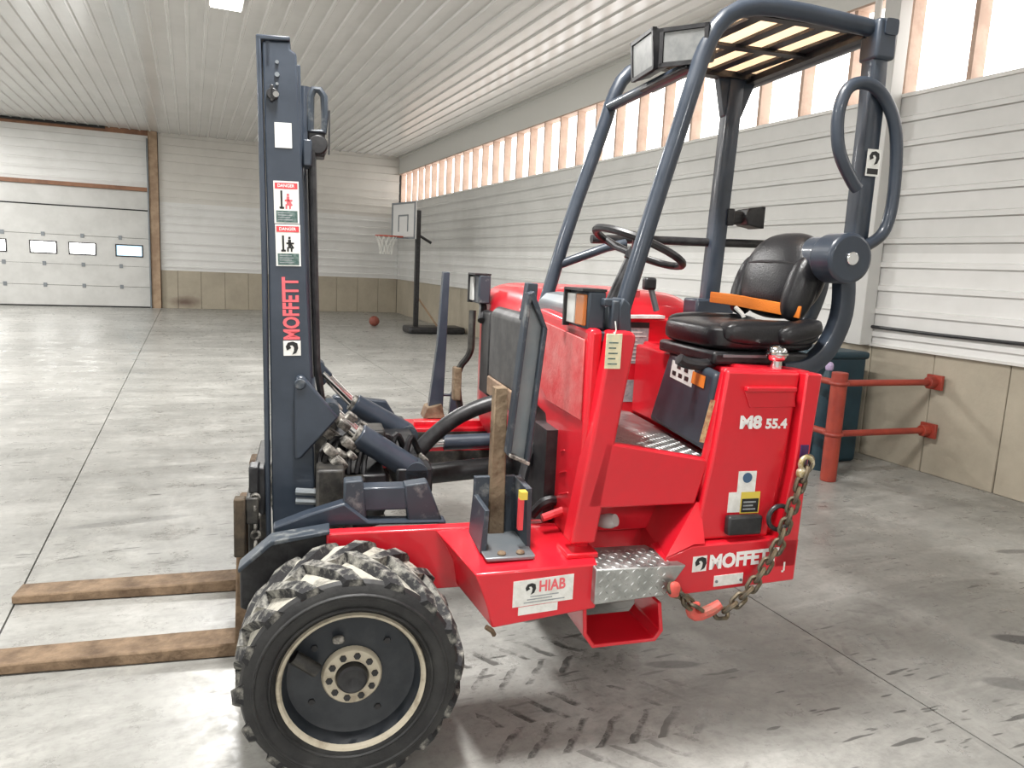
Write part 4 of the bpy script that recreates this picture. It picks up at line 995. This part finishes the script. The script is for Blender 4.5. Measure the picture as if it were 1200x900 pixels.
# labels inside the cab
b = MB(); slab(b, (1.13, .86, 1.165), X, Z, 0, 0, .13, .175, .0015); L_ = decal('instruction_label', b, GREYLAB)
b = MB(); slab(b, (1.13, .858, 1.165), X, Z, .0, .152, .13, .175, .001); b.build('label_header', KTEXT, L_)
b = MB()
for q in range(8): slab(b, (1.13, .858, 1.165), X, Z, .01, .012 + q * .017, .12 - .02 * (q % 3), .017 + q * .017, .0006)
b.build('fine_print', WHITE, L_)
b = MB(); slab(b, (1.15, .86, 1.0), X, Z, 0, 0, .075, .095, .0015); decal('small_label', b, GREYLAB)
pn = Vector((-.045, .40, .02)).normalized(); pu = Vector((.05, .0, .26)).normalized()
def onp(a, c): return Vector((1.105, .085, .985)) + Vector((.055, .46, .01)) * a + Vector((.025, 0, .255)) * c + Vector((-.003, 0, 0))
b = MB(); b.add([onp(.34, .70), onp(.80, .70), onp(.80, .95), onp(.34, .95)], [(0, 1, 2, 3)]); decal('battery_label', b, WHITE)
b = MB(); b.add([onp(.12, .76) + Vector((-.001, 0, 0)), onp(.36, .76) + Vector((-.001, 0, 0)), onp(.36, .92) + Vector((-.001, 0, 0)), onp(.12, .92) + Vector((-.001, 0, 0))], [(0, 1, 2, 3)]); decal('orange_label', b, ORNG)
b = MB()
for a, c in ((.42, .75), (.55, .75), (.68, .75), (.45, .86), (.6, .86)): b.add([onp(a, c) + Vector((-.001, 0, 0)), onp(a + .08, c) + Vector((-.001, 0, 0)), onp(a + .08, c + .06) + Vector((-.001, 0, 0)), onp(a, c + .06) + Vector((-.001, 0, 0))], [(0, 1, 2, 3)])
decal('label_print', b, KTEXT)
b = MB(); slab(b, (1.093, .05, 1.02), (.2, 0, 1), (-1, 0, .2), 0, 0, .14, .018, .001); decal('edge_label', b, mat('straw_print', (.6, .42, .22), .5, var=(.4, .15, .08), vscale=60))
o = Vector((1.625, .104, 1.895))
b = MB(); slab(b, o, X, Z, 0, 0, .052, .085, .001); L_ = decal('post_label', b, WHITE)
b = MB(); emblem(b, o + Vector((0, -.001, .032)), X, Z, .05, .0006); slab(b, o + Vector((0, -.001, 0)), X, Z, .005, .006, .047, .024, .0005); b.build('emblem_mark', KTEXT, L_)

# ------------------------------------------------------------------ chain hung along the tail and the tag on the pillar
ch = empty('chain', RM @ Vector((1.422, -.03, .96)), FA)
tag(ch, 'worn steel chain with a red hook hung in a loop under the red tail', 'chain')
path = [(1.425, -.03, .965), (1.402, -.035, .89), (1.378, -.035, .805), (1.344, -.035, .69), (1.304, -.035, .62), (1.258, -.035, .549), (1.213, -.035, .509), (1.163, -.035, .474), (1.10, -.04, .480), (1.046, -.045, .515), (.993, -.048, .562), (.965, -.05, .585)]
pv_ = [Vector(p) - Vector((1.422, -.03, .96)) for p in path]
lm = MB(); q = []
for k in range(20):
    t = 2 * PI * k / 20; q.append(Vector((.0155 * math.cos(t) , 0, .014 * math.sin(t) + (.012 if math.sin(t) > 0 else -.012))))
lm.loop(q, .0068, 6); lme = lm.mesh('chain_link', CHAINM)
seg = []; d = 0
for i in range(len(pv_) - 1):
    L0 = (pv_[i + 1] - pv_[i]).length
    while d <= L0:
        seg.append((pv_[i].lerp(pv_[i + 1], d / L0), (pv_[i + 1] - pv_[i]).normalized())); d += .036
    d -= L0
for i, (p, d_) in enumerate(seg):
    if (p - pv_[8]).length < .03: continue
    o = inst('chain_link', lme, ch, p); rq = Vector((0, 0, 1)).rotation_difference(d_) @ Euler((0, 0, PI / 2 * (i % 2) + .5)).to_quaternion()
    o.rotation_euler = rq.to_euler()
b = MB(); b.ring((0, 0, .005), .022, .008, 'y', 18, 8); b.sell((-.015, 0, -.026), (.016, .013, .016), .7, .7, 12, 8); s_ = b.build('shackle', GOLDM, ch); s_['label'] = 'yellowed shackle at the top'
b = MB(); c0 = pv_[8]
b.tube([c0 + Vector((.05, 0, .03)), c0 + Vector((.02, 0, .012)), c0 + Vector((-.03, 0, -.005)), c0 + Vector((-.055, 0, .01)), c0 + Vector((-.05, 0, .035)), c0 + Vector((-.025, 0, .035))], [.016, .02, .019, .017, .014, .008], 10, 1)
s_ = b.build('hook', REDHOOK, ch); s_['label'] = 'red grab hook'
b = MB(); b.sell(pv_[-1] + Vector((.01, -.002, -.008)), (.02, .014, .025), .7, .7, 12, 8); b.build('end_hook', REDHOOK, ch)
pt = empty('paper_tag', RM @ Vector((.756, .046, 1.385)), FA)
tag(pt, 'cream paper tag tied to the red pillar beside the front post', 'tag')
MB().box((-.025, -.006, -.128), (.026, -.003, -.022)).build('card', PAPER, pt, .001)
b = MB(); b.tube([(0, -.004, -.03), (.004, -.006, -.01), (.002, .0, .015)], .002, 6); b.build('string', WHITE, pt)
b = MB()
for q in range(5): b.box((-.016, -.0068, -.115 + .016 * q), (.014 - .006 * (q % 2), -.006, -.111 + .016 * q))
b.build('handwriting', GREENP, pt)
